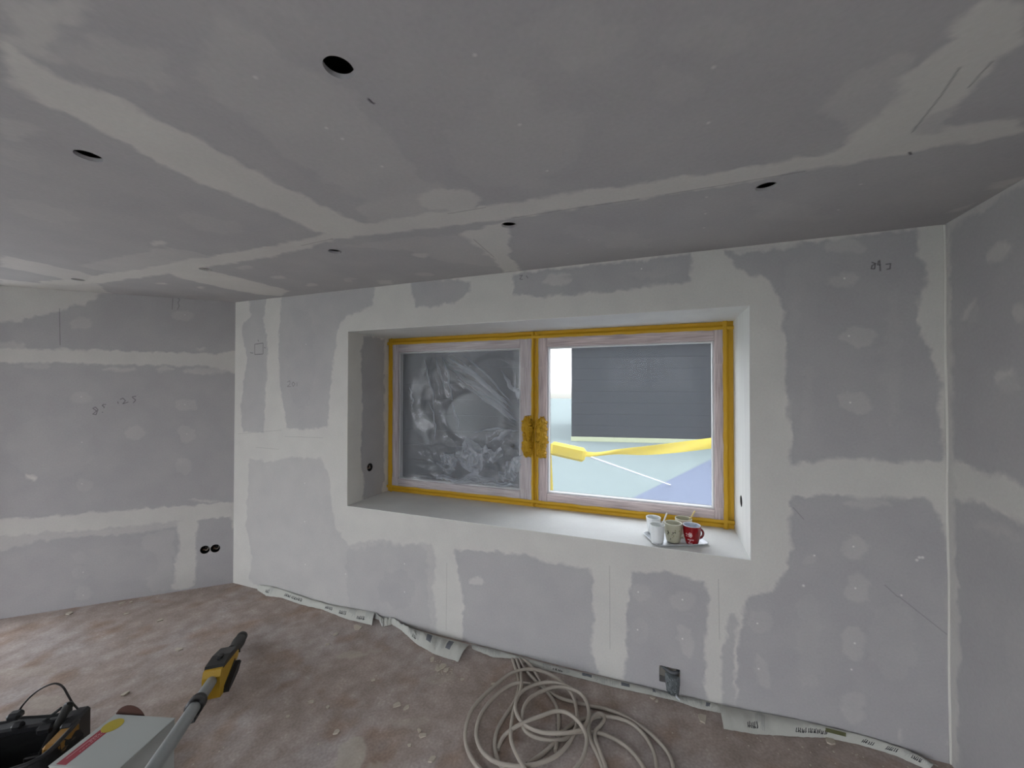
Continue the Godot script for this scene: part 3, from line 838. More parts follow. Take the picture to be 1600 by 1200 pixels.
func back_window() -> void:
	var img := wood_image()
	img.generate_mipmaps()
	var wood_h := mat(Color.WHITE, 0.65, 0.0, 0.35)
	wood_h.albedo_texture = ImageTexture.create_from_image(img)
	wood_h.uv1_scale = Vector3(1.1, 3.4, 1)
	var turned: Image = img.duplicate()
	turned.clear_mipmaps()
	turned.rotate_90(CLOCKWISE)
	turned.generate_mipmaps()
	var wood_v := mat(Color.WHITE, 0.65, 0.0, 0.35)
	wood_v.albedo_texture = ImageTexture.create_from_image(turned)
	wood_v.uv1_scale = Vector3(3.4, 1.1, 1)
	var glass := pane(Color(0.06, 0.065, 0.07, 0.36), 0.0)
	glass.metallic_specular = 0.12
	var bead := mat(Color(0.80, 0.79, 0.78), 0.6)
	var rubber := mat(Color(0.06, 0.06, 0.06), 0.7)
	var win := structure("window_1", "pale wood window of two sashes masked with film and yellow tape")
	# outer frame
	for r in [[Vector3(WX0, WY0, -0.60), Vector3(WX0 + 0.05, WY1, -0.476)], [Vector3(WX1 - 0.05, WY0, -0.60), Vector3(WX1, WY1, -0.476)], [Vector3(MID - 0.025, WY0 + 0.05, -0.60), Vector3(MID + 0.025, WY1 - 0.05, -0.476)]]:
		var st := mb()
		box(st, r[0], r[1], 0.002)
		obj("frame_jamb", st, wood_v, win)
	for y in [WY0, WY1 - 0.05]:
		var st := mb()
		box(st, Vector3(WX0 + 0.05, y, -0.60), Vector3(WX1 - 0.05, y + 0.05, -0.476), 0.002)
		obj("frame_rail", st, wood_h, win)
	# sashes
	for s in 2:
		var x0: float = [WX0 + 0.034, MID + 0.013][s]
		var x1: float = [MID - 0.013, WX1 - 0.034][s]
		var g0: float = GX[s * 2]
		var g1: float = GX[s * 2 + 1]
		var sash := Node3D.new()
		sash.name = "sash"
		win.add_child(sash, true)
		for r in [[x0, g0], [g1, x1]]:
			var st := mb()
			box(st, Vector3(r[0], WY0 + 0.034, -0.54), Vector3(r[1], WY1 - 0.034, SASH_Z), 0.004)
			obj("stile", st, wood_v, sash)
		for r in [[WY0 + 0.034, GY[0]], [GY[1], WY1 - 0.034]]:
			var st := mb()
			box(st, Vector3(g0, r[0], -0.54), Vector3(g1, r[1], SASH_Z), 0.004)
			obj("rail", st, wood_h, sash)
		var bd := mb()
		var e := 0.012
		for r in [[g0, GY[0], g0 + e, GY[1]], [g1 - e, GY[0], g1, GY[1]], [g0 + e, GY[0], g1 - e, GY[0] + e], [g0 + e, GY[1] - e, g1 - e, GY[1]]]:
			box(bd, Vector3(r[0], r[1], -0.518), Vector3(r[2], r[3], SASH_Z - 0.016), 0.003)
		obj("glazing_bead", bd, bead, sash)
		var rb := mb()
		for r in [[g0, GY[0], g0 + e, GY[1]], [g1 - e, GY[0], g1, GY[1]], [g0 + e, GY[0], g1 - e, GY[0] + e], [g0 + e, GY[1] - e, g1 - e, GY[1]]]:
			box(rb, Vector3(r[0], r[1], -0.524), Vector3(r[2], r[3], -0.518))
		obj("gasket", rb, rubber, sash)
		var gl := mb()
		box(gl, Vector3(g0, GY[0], -0.527), Vector3(g1, GY[1], -0.526))
		obj("glass", gl, glass, sash)
		# handle under its tape wrap
		var hx: float = [-0.925, -0.815][s]
		var hb := mb()
		box(hb, Vector3(hx - 0.014, 1.28, SASH_Z), Vector3(hx + 0.014, 1.42, SASH_Z + 0.012), 0.003)
		box(hb, Vector3(hx - 0.011, 1.20, SASH_Z + 0.03), Vector3(hx + 0.011, 1.38, SASH_Z + 0.05), 0.004)
		tube(hb, [Vector3(hx, 1.36, SASH_Z), Vector3(hx, 1.36, SASH_Z + 0.04)], 0.01)
		obj("handle", hb, mat(Color(0.75, 0.74, 0.76), 0.4, 0.6), sash)

	# masking film, slack on one sash and taut on the other
	var slack := thing("masking_film", "slack crumpled clear plastic film over the window sash with the dark shutter", "plastic film")
	var rid := noise(81, 3.0, 3)
	var cr := noise(82, 5.5, 2)
	var wob := noise(83, 2.2, 2)
	var f0 := Vector3(WX0 + 0.045, WY1 - 0.045, SASH_Z + 0.0035)
	var fwid := (MID - 0.02) - f0.x
	var fhei := (WY1 - 0.045) - (WY0 + 0.045)
	var gu0: float = (GX[0] - f0.x) / fwid
	var gu1: float = (GX[1] - f0.x) / fwid
	var gv0: float = (f0.y - GY[1]) / fhei
	var gv1: float = (f0.y - GY[0]) / fhei
	var slackf := func(u: float, v: float) -> Vector3:
		var inside: float = smoothstep(gu0 - 0.01, gu0 + 0.05, u) * smoothstep(gu1 + 0.01, gu1 - 0.05, u) * smoothstep(gv0 - 0.01, gv0 + 0.05, v) * smoothstep(gv1 + 0.01, gv1 - 0.05, v)
		# pulls running from the top edge down to the handle
		var dx := u - 0.97
		var dy := v - 0.58
		var ang := atan2(dy, -dx)
		var rr := sqrt(dx * dx + dy * dy)
		var pull: float = pow(absf(sin(ang * 17.0 + wob.get_noise_2d(u, v) * 3.0)), 3.0) * smoothstep(1.1, 0.15, rr) * smoothstep(-1.35, -0.9, ang) * smoothstep(0.15, -0.25, ang)
		var top: float = pow(absf(sin((u + 0.25 * v) * 26.0 + wob.get_noise_2d(u * 2.0, v) * 4.0)), 4.0) * smoothstep(0.6, 0.1, v) * smoothstep(0.15, 0.3, u) * smoothstep(0.75, 0.55, u)
		var hang: float = sin((u + 0.10 * v) * 13.0 + wob.get_noise_2d(u, v * 0.5) * 5.0) * smoothstep(0.05, 0.2, v) * smoothstep(0.6, 0.45, u)
		var low: float = smoothstep(0.60, 0.75, v + 0.12 * u - 0.06) * smoothstep(0.16, 0.4, u)
		var crumple := 1.0 - absf(cr.get_noise_2d(u * 1.1, v * 1.4)) * 2.6
		var crumple2 := 1.0 - absf(cr.get_noise_2d(u * 2.4 + 7.0, v * 2.0 + 3.0)) * 2.6
		var side: float = smoothstep(0.80, 0.92, u) * smoothstep(0.25, 0.4, v)
		# where the film clings to the pane it is flat
		var c1 := Vector2((u - 0.60) / 0.20, (v - 0.50) / 0.17).length()
		var c2 := Vector2((u - 0.74) / 0.17, (v - 0.27) / 0.16).length()
		var cling: float = smoothstep(1.15, 0.9, minf(c1, c2))
		var z := -0.010 + rid.get_noise_2d(u * 0.35, v * 0.35) * 0.016
		z += (pull * 0.008 + top * 0.006 + hang * 0.005) * (1.0 - cling)
		z += low * (crumple * 0.020 + crumple2 * 0.010) + side * crumple * 0.008 * (1.0 - low)
		z = lerpf(z, -0.022, cling * (1.0 - low))
		var off := maxf(z * inside, -0.034)
		off += 0.0004 * sin(u * 40.0 + 6.0 * v) * (1.0 - inside)
		return f0 + Vector3(u * fwid, -v * fhei, off)
	var st2 := mb()
	sheet(st2, 190, 190, slackf)
	obj("sheet", st2, film_mat(0.26, 0.06, 0.6), slack)
	# doubled creases pulled toward the handle, and the surplus bunched at the bottom
	var crease := film_mat(0.34, 0.06, 0.6)
	var cn := noise(84, 4.0, 3)
	var fold := noise(85, 1.5, 2)
	var pulls := [[0.37, 0.10, 0.90, 0.44, 0.010], [0.41, 0.10, 0.91, 0.47, 0.016], [0.46, 0.09, 0.92, 0.49, 0.009], [0.43, 0.17, 0.92, 0.52, 0.020], [0.52, 0.09, 0.92, 0.46, 0.007], [0.48, 0.25, 0.93, 0.55, 0.012], [0.62, 0.33, 0.93, 0.535, 0.022], [0.80, 0.20, 0.92, 0.42, 0.014], [0.86, 0.30, 0.93, 0.40, 0.020], [0.72, 0.66, 0.93, 0.56, 0.016], [0.60, 0.60, 0.93, 0.57, 0.007], [0.84, 0.86, 0.95, 0.70, 0.026], [0.25, 0.12, 0.33, 0.48, 0.007], [0.33, 0.10, 0.40, 0.34, 0.010], [0.39, 0.10, 0.46, 0.42, 0.008], [0.30, 0.42, 0.34, 0.68, 0.005], [0.45, 0.42, 0.50, 0.60, 0.007], [0.14, 0.30, 0.16, 0.46, 0.008]]
	var pk := 0
	for q in pulls:
		var a2 := Vector2(q[0], q[1])
		var b2 := Vector2(q[2], q[3])
		var nn := (b2 - a2).normalized().orthogonal()
		var hw: float = q[4]
		var ph := pk * 13.0
		var cf := func(u: float, v: float) -> Vector3:
			var c := a2.lerp(b2, u) + nn * (cn.get_noise_2d(u * 0.5, ph) * 0.02 + sin(u * PI) * 0.012)
			c += nn * (v - 0.5) * 2.0 * hw * sin(clampf(u * 1.1, 0.0, 1.0) * PI)
			var base: Vector3 = slackf.call(c.x, c.y)
			return base + Vector3(0, 0, 0.0015 + sin(v * PI) * hw * 0.45)
		st2 = mb()
		sheet(st2, 26, 5, cf)
		obj("crease", st2, crease, slack)
		pk += 1
	for q in [[0.43, 0.80, 0.075, 0.07, 0.7], [0.595, 0.755, 0.085, 0.12, 0.45], [0.71, 0.73, 0.10, 0.05, -0.1], [0.62, 0.905, 0.27, 0.028, 0.02], [0.86, 0.83, 0.085, 0.05, 0.8]]:
		var ph := pk * 17.0
		var bf := func(u: float, v: float) -> Vector3:
			var c := Vector2((u - 0.5) * 2.0 * q[2], (v - 0.5) * 2.0 * q[3] * (0.35 + 0.65 * sin(u * PI)))
			c.y += fold.get_noise_2d(u * 1.4, ph) * 0.05 * (1.0 - 0.5 * v)
			c = c.rotated(-q[4]) + Vector2(q[0], q[1])
			c = Vector2(clampf(c.x, 0.08, 0.955), clampf(c.y, 0.1, 0.945))
			var base: Vector3 = slackf.call(c.x, c.y)
			var edge: float = sin(u * PI) * sin(v * PI)
			return base + Vector3(0, 0, 0.0015 + edge * (0.014 + 0.030 * maxf(0.0, 0.6 - absf(fold.get_noise_2d(u * 1.8 + v * 0.5 + ph, v * 0.7)) * 2.4)))
		st2 = mb()
		sheet(st2, 44, 30, bf)
		obj("bunched_fold", st2, crease, slack)
		pk += 1
	var taut := thing("masking_film", "taut clear plastic film over the window sash with the bright view", "plastic film")
	var t0 := Vector3(MID + 0.02, WY1 - 0.045, SASH_Z + 0.0035)
	var twid := (WX1 - 0.045) - t0.x
	var tautf := func(u: float, v: float) -> Vector3:
		var inside: float = smoothstep(0.05, 0.12, u) * smoothstep(0.97, 0.9, u) * smoothstep(0.05, 0.12, v) * smoothstep(0.96, 0.9, v)
		var dx := u + 0.1
		var dy := v - 0.62
		var ang := atan2(-dy, dx)
		var z := -0.004 + pow(absf(sin(ang * 22.0 + wob.get_noise_2d(u, v) * 2.5)), 3.0) * 0.0035 * smoothstep(0.1, 0.4, ang) + rid.get_noise_2d(u * 0.4 + 9.0, v * 0.4) * 0.004
		return t0 + Vector3(u * twid, -v * fhei, z * inside)
	st2 = mb()
	sheet(st2, 120, 120, tautf)
	obj("sheet", st2, film_mat(0.08, 0.06, 0.1), taut)

	# yellow masking tape: each strip bridges from the frame up onto the sash
	var yellow := mat(Color(0.76, 0.59, 0.13), 0.55, 0.0, 0.4)
	yellow.backlight_enabled = true
	yellow.backlight = Color(0.15, 0.12, 0.02)
	var tn := noise(91, 6.0, 3)
	var strips := [
		["tape_strip", "yellow masking tape strip along the head of the slack-filmed sash", Vector3(WX0, WY1, 0), Vector3(MID + 0.01, WY1, 0), Vector3.DOWN, 0.055],
		["tape_strip", "yellow masking tape strip along the head of the taut-filmed sash", Vector3(MID - 0.01, WY1, 0), Vector3(WX1, WY1, 0), Vector3.DOWN, 0.054],
		["tape_strip", "yellow masking tape strip along the sill under the slack-filmed sash", Vector3(WX0, WY0, 0), Vector3(MID + 0.01, WY0, 0), Vector3.UP, 0.054],
		["tape_strip", "yellow masking tape strip along the sill behind the mug tray", Vector3(MID - 0.01, WY0, 0), Vector3(WX1, WY0, 0), Vector3.UP, 0.054],
		["tape_strip", "upright yellow masking tape strip beside the reveal with a round socket hole", Vector3(WX0, WY0, 0), Vector3(WX0, WY1, 0), Vector3.RIGHT, 0.055],
		["tape_strip", "upright yellow masking tape strip beside the brightly lit reveal", Vector3(WX1, WY0, 0), Vector3(WX1, WY1, 0), Vector3.LEFT, 0.06],
	]
	var idx := 0
	for s in strips:
		var a: Vector3 = s[2]
		var b: Vector3 = s[3]
		var wdir: Vector3 = s[4]
		var wd: float = s[5]
		var th := thing(s[0], s[1], "tape")
		var ph := idx * 31.0
		var f := func(u: float, v: float) -> Vector3:
			var jit := tn.get_noise_2d(u * 3.0 + ph, v * 0.7) * 0.002
			var edge := tn.get_noise_2d(u * 2.0 + ph + 50.0, 0.0) * 0.004
			var z := lerpf(-0.4745, SASH_Z + 0.0055, smoothstep(0.44, 0.62, v))
			return a.lerp(b, u) + wdir * (0.001 + v * (wd + edge)) + Vector3(0, 0, z + jit + 0.0012 + idx * 0.0002)
		st2 = mb()
		sheet(st2, 60, 10, f, 0.0004)
		obj("strip", st2, yellow, th)
		idx += 1
	for s in 2:
		var sg: float = [-1.0, 1.0][s]
		var th := thing("tape_strip", ["upright yellow masking tape strip on the mullion by the slack film", "upright yellow masking tape strip on the mullion by the taut film"][s], "tape")
		var f := func(u: float, v: float) -> Vector3:
			var jit := tn.get_noise_2d(u * 3.0 + 400.0 * s, v) * 0.002
			var z := lerpf(-0.4730, SASH_Z + 0.006, smoothstep(0.25, 0.5, v))
			return Vector3(MID + sg * (0.0005 + v * (0.026 + tn.get_noise_2d(u * 2.0, 90.0 * s) * 0.005)), WY0 + 0.006 + u * (WY1 - WY0 - 0.012), z + jit)
		st2 = mb()
		sheet(st2, 60, 8, f, 0.0004)
		obj("strip", st2, yellow, th)
		# crumpled tape wound round the handle
		var hx: float = [-0.925, -0.815][s]
		var wr := thing("tape_wrap", ["yellow tape wound over the handle beside the slack film", "yellow tape wound over the handle beside the taut film"][s], "tape")
		var wn := noise(95 + s, 14.0, 3)
		var wf := func(u: float, v: float) -> Vector3:
			var a := (u - 0.5) * PI * 1.02
			var y := lerpf(1.455, 1.155, v) + wn.get_noise_2d(u * 2.0, 3.0) * 0.02
			var r: float = 0.034 + wn.get_noise_2d(3.0, v * 1.3) * 0.026 + wn.get_noise_2d(u * 2.0, v * 3.0) * 0.016 - 0.012 * smoothstep(0.75, 1.0, v) - 0.012 * smoothstep(0.2, 0.0, v)
			return Vector3(hx + sin(a) * r, y, SASH_Z + 0.007 + maxf(0.0, cos(a)) * (0.052 + wn.get_noise_2d(u * 3.0 + 5.0, v * 4.0) * 0.016) * smoothstep(-0.03, 0.16, v) * smoothstep(1.03, 0.84, v))
		st2 = mb()
		sheet(st2, 28, 40, wf, 0.0004)
		obj("wrap", st2, yellow, wr)

# ---------------------------------------------------------------- glazed terrace door
const TERRACE := [1.2, 3.5]
const FILL_DOOR := [-1.05, 0.6]  # made-up opening behind the camera, added as frontal fill light
const YARD := [-5.0, -3.9]

func glazed_door(called: String, label: String, width: float, xf: Transform3D) -> void:
	var win := structure(called, label)
	var wood := mat(Color(0.70, 0.63, 0.60), 0.65)
	var glass := pane(Color(0.5, 0.55, 0.58, 0.05), 0.0)
	var mid := width / 2.0
	for r in [[0.0, 0.03, 0.05, 2.3], [width - 0.05, 0.03, width, 2.3], [mid - 0.03, 0.08, mid + 0.03, 2.25], [0.05, 0.03, width - 0.05, 0.08], [0.05, 2.25, width - 0.05, 2.3]]:
		var st := mb()
		box(st, Vector3(r[0], r[1], -0.20), Vector3(r[2], r[3], -0.12), 0.003, xf)
		obj("frame", st, wood, win)
	for r in [[0.05, mid - 0.03], [mid + 0.03, width - 0.05]]:
		var st := mb()
		box(st, Vector3(r[0], 0.08, -0.161), Vector3(r[1], 2.25, -0.16), 0.0, xf)
		obj("glass", st, glass, win)

func side_window() -> void:
	glazed_door("window_2", "tall terrace door of two glazed leaves in the side wall", TERRACE[1] - TERRACE[0], Transform3D(Basis(Vector3.FORWARD, Vector3.UP, Vector3.RIGHT), Vector3(SIDE_X, 0, TERRACE[1])))
	glazed_door("window_added_3", "added two-leaf glazed door opposite the masked window, made up to light the room", FILL_DOOR[1] - FILL_DOOR[0], Transform3D(Basis(Vector3.LEFT, Vector3.UP, Vector3.FORWARD), Vector3(FILL_DOOR[1], 0, BACK_Z)))
	glazed_door("window_4", "narrow yard door of two glazed leaves opposite the splayed wall", YARD[1] - YARD[0], Transform3D(Basis(Vector3.LEFT, Vector3.UP, Vector3.FORWARD), Vector3(YARD[1], 0, BACK_Z)))

# ---------------------------------------------------------------- outside
func outdoors() -> void:
	var gi := face(Vector3.ZERO, Vector3.RIGHT, Vector3.UP, Vector3.BACK, 2.0, 2.0, 0.004, 0.4)
	var gm := tex_mat(board_image(gi.img, Color(0.41, 0.45, 0.44), Color(0.50, 0.54, 0.53), 101), 0.95)
	gm.texture_repeat = true
	gm.uv1_scale = Vector3(30, 30, 1)
	var st := mb()
	plate(st, Vector3(-70, -0.2, 70), Vector3.RIGHT, Vector3.FORWARD, Vector3.UP, 140, 140, 0.2)
	var g := obj("ground", st, gm)
	tag(g, "pale greenish gravel ground outside the window", "ground", "", "structure")
	var drive := PackedVector2Array([Vector2(-0.9, -3.4), Vector2(1.9, -11.0), Vector2(9, -11), Vector2(9, -0.7), Vector2(-0.9, -0.7)])
	st = mb()
	prism(st, drive, 0.0, -0.02, Transform3D(Basis(Vector3.RIGHT, Vector3.BACK, Vector3.DOWN), Vector3(0, -0.2, 0)))
	tag(obj("path", st, mat(Color(0.35, 0.38, 0.45), 0.9)), "blue-grey paved drive outside the window", "path", "", "structure")
	var tm := mat(Color(0.85, 0.85, 0.84), 0.9)  # unseen slabs, added and kept pale to throw daylight onto the ceiling
	st = mb()
	box(st, Vector3(-12.0, -0.2, -0.5), Vector3(SIDE_X - 0.26, -0.05, 9.0))
	tag(obj("bounce_slab", st, tm), "unseen pale slab added outside the side door to bounce daylight indoors", "bounce_slab", "", "structure")
	st = mb()
	box(st, Vector3(SIDE_X - 0.26, -0.2, BACK_Z + 0.26), Vector3(4.0, -0.05, 10.0))
	tag(obj("bounce_slab", st, tm), "unseen pale slab added outside the made-up door to bounce daylight indoors", "bounce_slab", "", "structure")
	# dark roller shutter fully down behind one sash
	var dark := mat(Color(0.15, 0.157, 0.17), 0.7)
	var sh := thing("roller_shutter", "closed dark grey roller shutter behind the slack plastic film", "shutter", Vector3(-1.54, 0.79, -0.575))
	for k in 10:
		st = mb()
		box(st, Vector3(-0.63, k * 0.13, -0.012), Vector3(0.655, k * 0.13 + 0.13, 0.006), 0.003)
		box(st, Vector3(-0.63, k * 0.13 - 0.01, -0.02), Vector3(0.655, k * 0.13 + 0.125, -0.009))
		obj("slat", st, dark, sh)
	var clad := mat(Color(0.06, 0.062, 0.07), 0.8)
	# dark clad building across the drive
	var ba := at_y(893, 689, -0.2)
	var bu := Vector3.UP.cross((Vector3(EYE.x, 0, EYE.z) - Vector3(ba.x, 0, ba.z)).normalized()).rotated(Vector3.UP, -0.03)
	var bld := thing("clad_building", "dark grey clad building beyond the yellow strap outside the window", "building", ba)
	var bx := Transform3D(Basis(bu, Vector3.UP, bu.cross(Vector3.UP)), Vector3.ZERO)
	st = mb()
	box(st, Vector3(0.03, 0.0, -7.0), Vector3(11.0, 4.6, -0.03), 0.0, bx)
	obj("core", st, clad, bld)
	st = mb()
	box(st, Vector3(-0.02, 0.0, -0.05), Vector3(11.02, 0.16, 0.05), 0.01, bx)
	obj("plinth", st, mat(Color(0.62, 0.64, 0.52), 0.9), bld)
	for k in 11:
		st = mb()
		box(st, Vector3(0.0, 0.16 + k * 0.4, -0.03), Vector3(11.0, 0.16 + k * 0.4 + 0.397, 0.02), 0.006, bx)
		obj("cladding_board", st, clad, bld)
	st = mb()
	box(st, Vector3(-0.05, 4.58, -7.2), Vector3(11.2, 4.8, 0.25), 0.02, bx)
	obj("roof", st, mat(Color(0.2, 0.2, 0.21), 0.8), bld)
	# barrier strap between two posts
	var pm := mat(Color(0.6, 0.61, 0.63), 0.4, 0.7)
	for q in [[-1.42, "steel post beyond the window holding the strap tail and bundle"], [0.95, "steel post beyond the window holding the straight strap end"]]:
		var p := thing("steel_post", q[1], "post", Vector3(q[0], -0.2, -2.31))
		st = mb()
		lathe(st, [Vector2(0.0, 0.0), Vector2(0.07, 0.0), Vector2(0.07, 0.012), Vector2(0.021, 0.014), Vector2(0.021, 1.5), Vector2(0.0, 1.505)], 16)
		obj("tube", st, pm, p)
	var ym := mat(Color(0.93, 0.87, 0.36), 0.6)
	ym.backlight_enabled = true
	ym.backlight = Color(0.8, 0.74, 0.3)
	var strap := thing("barrier_strap", "yellow barrier strap with a bundled end sagging between posts outside", "strap")
	var line: Array = []
	for q in [[836, 694], [860, 700], [890, 706], [925, 710], [965, 706], [1010, 704], [1060, 699], [1115, 692], [1160, 686]]:
		line.append(at_z(q[0], q[1], -2.2))
	var sp := spline(line, 6)
	var sf := func(u: float, v: float) -> Vector3:
		var fi := u * (sp.size() - 1)
		var i := mini(int(fi), sp.size() - 2)
		var p: Vector3 = (sp[i] as Vector3).lerp(sp[i + 1], fi - i)
		var hw := lerpf(0.05, 0.055, u) * (1.0 - 0.6 * exp(-pow((u - 0.42) / 0.14, 2.0)))
		return p + Vector3(0, (0.5 - v) * 2.0 * hw, 0.012 * sin(u * 14.0 + v * 3.0))
	st = mb()
	sheet(st, 48, 6, sf, 0.002)
	obj("band", st, ym, strap)
	st = mb()
	var bc := at_z(888, 705, -2.17)
	box(st, Vector3(-0.21, -0.085, -0.04), Vector3(0.2, 0.075, 0.04), 0.03, Transform3D(Basis(Vector3.BACK, -0.16), bc))
	obj("bundle", st, ym, strap)
	st = mb()
	var tl := at_z(860, 745, -2.19)
	box(st, Vector3(-0.04, -0.36, -0.003), Vector3(0.025, 0.30, 0.003), 0.002, Transform3D(Basis(Vector3.BACK, 0.05), tl))
	obj("tail", st, ym, strap)
	var cord := thing("guy_cord", "thin white cord slanting from the yellow strap to the drive", "cord")
	st = mb()
	tube(st, [at_z(922, 714, -2.2), at_y(1048, 758, -0.19)], 0.011, 6)
	obj("line", st, mat(Color(0.9, 0.9, 0.9), 0.6), cord)

# ---------------------------------------------------------------- electrical first fix
func cup(st: SurfaceTool, r: float, d: float, xf: Transform3D) -> void:
	lathe(st, [Vector2(r, d), Vector2(r, 0.0), Vector2(0.0, 0.0)], 24, xf)

func fittings() -> void:
	var pvc := mat(Color(0.055, 0.045, 0.045), 0.55)
	var wire := [mat(Color(0.35, 0.22, 0.12), 0.5), mat(Color(0.62, 0.60, 0.56), 0.5), mat(Color(0.14, 0.12, 0.12), 0.5)]
	var A := Vector3(XL, 0, 0)
	var dl := Vector3(-cos(SPLAY), 0, sin(SPLAY))
	var nl := Vector3(sin(SPLAY), 0, cos(SPLAY))
	var spots: Array = []
	var p := on_plane(320, 859, A, nl)
	spots.append([p, nl, "black flush socket box in the splayed wall, farther from the window corner"])
	spots.append([p - dl * 0.0725, nl, "black flush socket box in the splayed wall, beside the window corner"])
	spots.append([on_plane(578, 730, Vector3(WX0, 0, 0), Vector3.RIGHT), Vector3.RIGHT, "black round socket box in the shaded window reveal"])
	spots.append([on_plane(1158, 783, Vector3(WX1, 0, 0), Vector3.LEFT), Vector3.LEFT, "black socket box in the brightly lit window reveal"])
	for s in spots:
		var n: Vector3 = s[1]
		var side := Vector3.UP.cross(n).normalized()
		var t := thing("socket_box", s[2], "socket box", s[0])
		var xf := Transform3D(Basis(side, n, side.cross(n)), Vector3.ZERO)
		var deep := 0.029 if absf(n.x) > 0.99 else 0.055
		var st := mb()
		lathe(st, [Vector2(0.0, -deep), Vector2(0.032, -deep), Vector2(0.0325, -0.001)], 28, xf)
		obj("cup", st, pvc, t)
		for k in 3:
			st = mb()
			var a := k * 2.1 + 0.4
			tube(st, spline([xf * Vector3(cos(a) * 0.02, -deep + 0.001, sin(a) * 0.02), xf * Vector3(cos(a) * 0.018, -deep * 0.5, sin(a) * 0.012), xf * Vector3(-cos(a) * 0.016, -0.012, sin(a) * 0.014), xf * Vector3(-cos(a) * 0.02, -deep * 0.7, -sin(a) * 0.018)], 5), 0.0035, 6)
			obj("wire", st, wire[k], t)
	# square cut-out low in the window wall with a pouch of cable pushed through it
	var jb := thing("cable_pouch", "grey plastic pouch of cable bulging from square hole near the floor", "cable pouch", Vector3(0.055, 0.0, 0.0))
	var gm := mat(Color(0.40, 0.42, 0.425), 0.35)
	var pn := noise(111, 9.0, 3)
	var pf := func(u: float, v: float) -> Vector3:
		var a := (u - 0.5) * PI
		var prof := sqrt(maxf(0.0, 1.0 - pow(absf(v * 2.0 - 1.0), 2.6)))
		var w: float = lerpf(0.040, 0.032, v) * (0.85 + 0.15 * prof)
		var dd: float = 0.052 * prof * (0.9 + 0.35 * pn.get_noise_2d(u * 2.0, v * 2.2)) * (1.0 - 0.16 * smoothstep(0.06, 0.0, absf(v - 0.46 - 0.10 * u)))
		return Vector3(sin(a) * w, lerpf(0.112, 0.012, v) - 0.012 * u, 0.002 + cos(a) * dd)
	var st := mb()
	sheet(st, 30, 30, pf, 0.001)
	obj("pouch", st, gm, jb)
	st = mb()
	tube(st, spline([Vector3(0.01, 0.03, 0.03), Vector3(0.02, 0.018, 0.04), Vector3(0.035, 0.01, 0.045)], 4), 0.006, 6)
	obj("cable_end", st, mat(Color(0.72, 0.73, 0.75), 0.4), jb)
	st = mb()
	tube(st, spline([Vector3(-0.055, 0.125, -0.03), Vector3(-0.04, 0.128, -0.004), Vector3(-0.01, 0.122, 0.012), Vector3(0.02, 0.124, 0.006), Vector3(0.03, 0.118, -0.03)], 5), 0.009, 8)
	obj("cable", st, mat(Color(0.30, 0.31, 0.32), 0.5), jb)

# ---------------------------------------------------------------- tray with mugs on the sill
func mug(called: String, label: String, px: float, py: float, y: float, r0: float, r1: float, h: float, body: Material, inner: Material, handle_at: float, belly := 0.0) -> Node3D:
	var at := at_y(px, py, y)
	var t := thing(called, label, "mug" if handle_at > -90.0 else "cup", at)
	var prof: Array = [Vector2(0.0, 0.0), Vector2(r0 * 0.92, 0.0), Vector2(r0, 0.004)]
	for k in range(1, 11):
		var f := k / 10.0
		prof.append(Vector2(lerpf(r0, r1, pow(f, 0.8)) + sin(f * PI) * belly, 0.004 + f * (h - 0.006)))
	var st := mb()
	lathe(st, prof, 40)
	obj("body", st, body, t)
	st = mb()
	var wall := 0.0042
	lathe(st, [Vector2(r1, h - 0.002), Vector2(r1 - wall * 0.15, h), Vector2(r1 - wall * 0.85, h), Vector2(r1 - wall, h - 0.002), Vector2(lerpf(r0, r1, 0.5) - wall + belly, h * 0.5), Vector2(r0 - wall, 0.008), Vector2(0.0, 0.007)], 40)
	obj("lining", st, inner, t)
	if handle_at > -90.0:
		st = mb()
		var line: Array = []
		for k in 11:
			var a := lerpf(-1.25, 1.25, k / 10.0)
			var rr := lerpf(r0, r1, 0.65) + belly * 0.8
			var d := rr - 0.012 + cos(a) * 0.032
			line.append(Vector3(sin(handle_at) * d, h * 0.52 + sin(a) * h * 0.27, cos(handle_at) * d))
		tube(st, line, 0.0062, 10)
		obj("handle", st, body if called != "red_mug" else mat(Color(0.40, 0.02, 0.05), 0.25), t)
	return t

func spoon(label: String, a: Vector3, b: Vector3, m: Material) -> void:
	var t := thing("teaspoon", label, "spoon", a)
	var d := b - a
	var st := mb()
	var pts: Array = []
	var rad: Array = []
	for k in 12:
		var f := k / 11.0
		pts.append(d * f + Vector3(0, 0.004 * sin(f * PI), 0))
		rad.append(lerpf(0.0022, 0.0045, f))
	tube(st, pts, rad, 8)
	obj("handle", st, m, t)
	st = mb()
	var bowl := Transform3D(Basis.looking_at(d.normalized(), Vector3.UP), Vector3.ZERO)
	lathe(st, [Vector2(0.0, -0.004), Vector2(0.008, -0.003), Vector2(0.0115, 0.0), Vector2(0.008, -0.0015), Vector2(0.0, -0.0025)], 16, bowl * Transform3D(Basis.from_scale(Vector3(1, 1, 1.5)), Vector3(0, 0, 0.012)))
	obj("bowl", st, m, t)

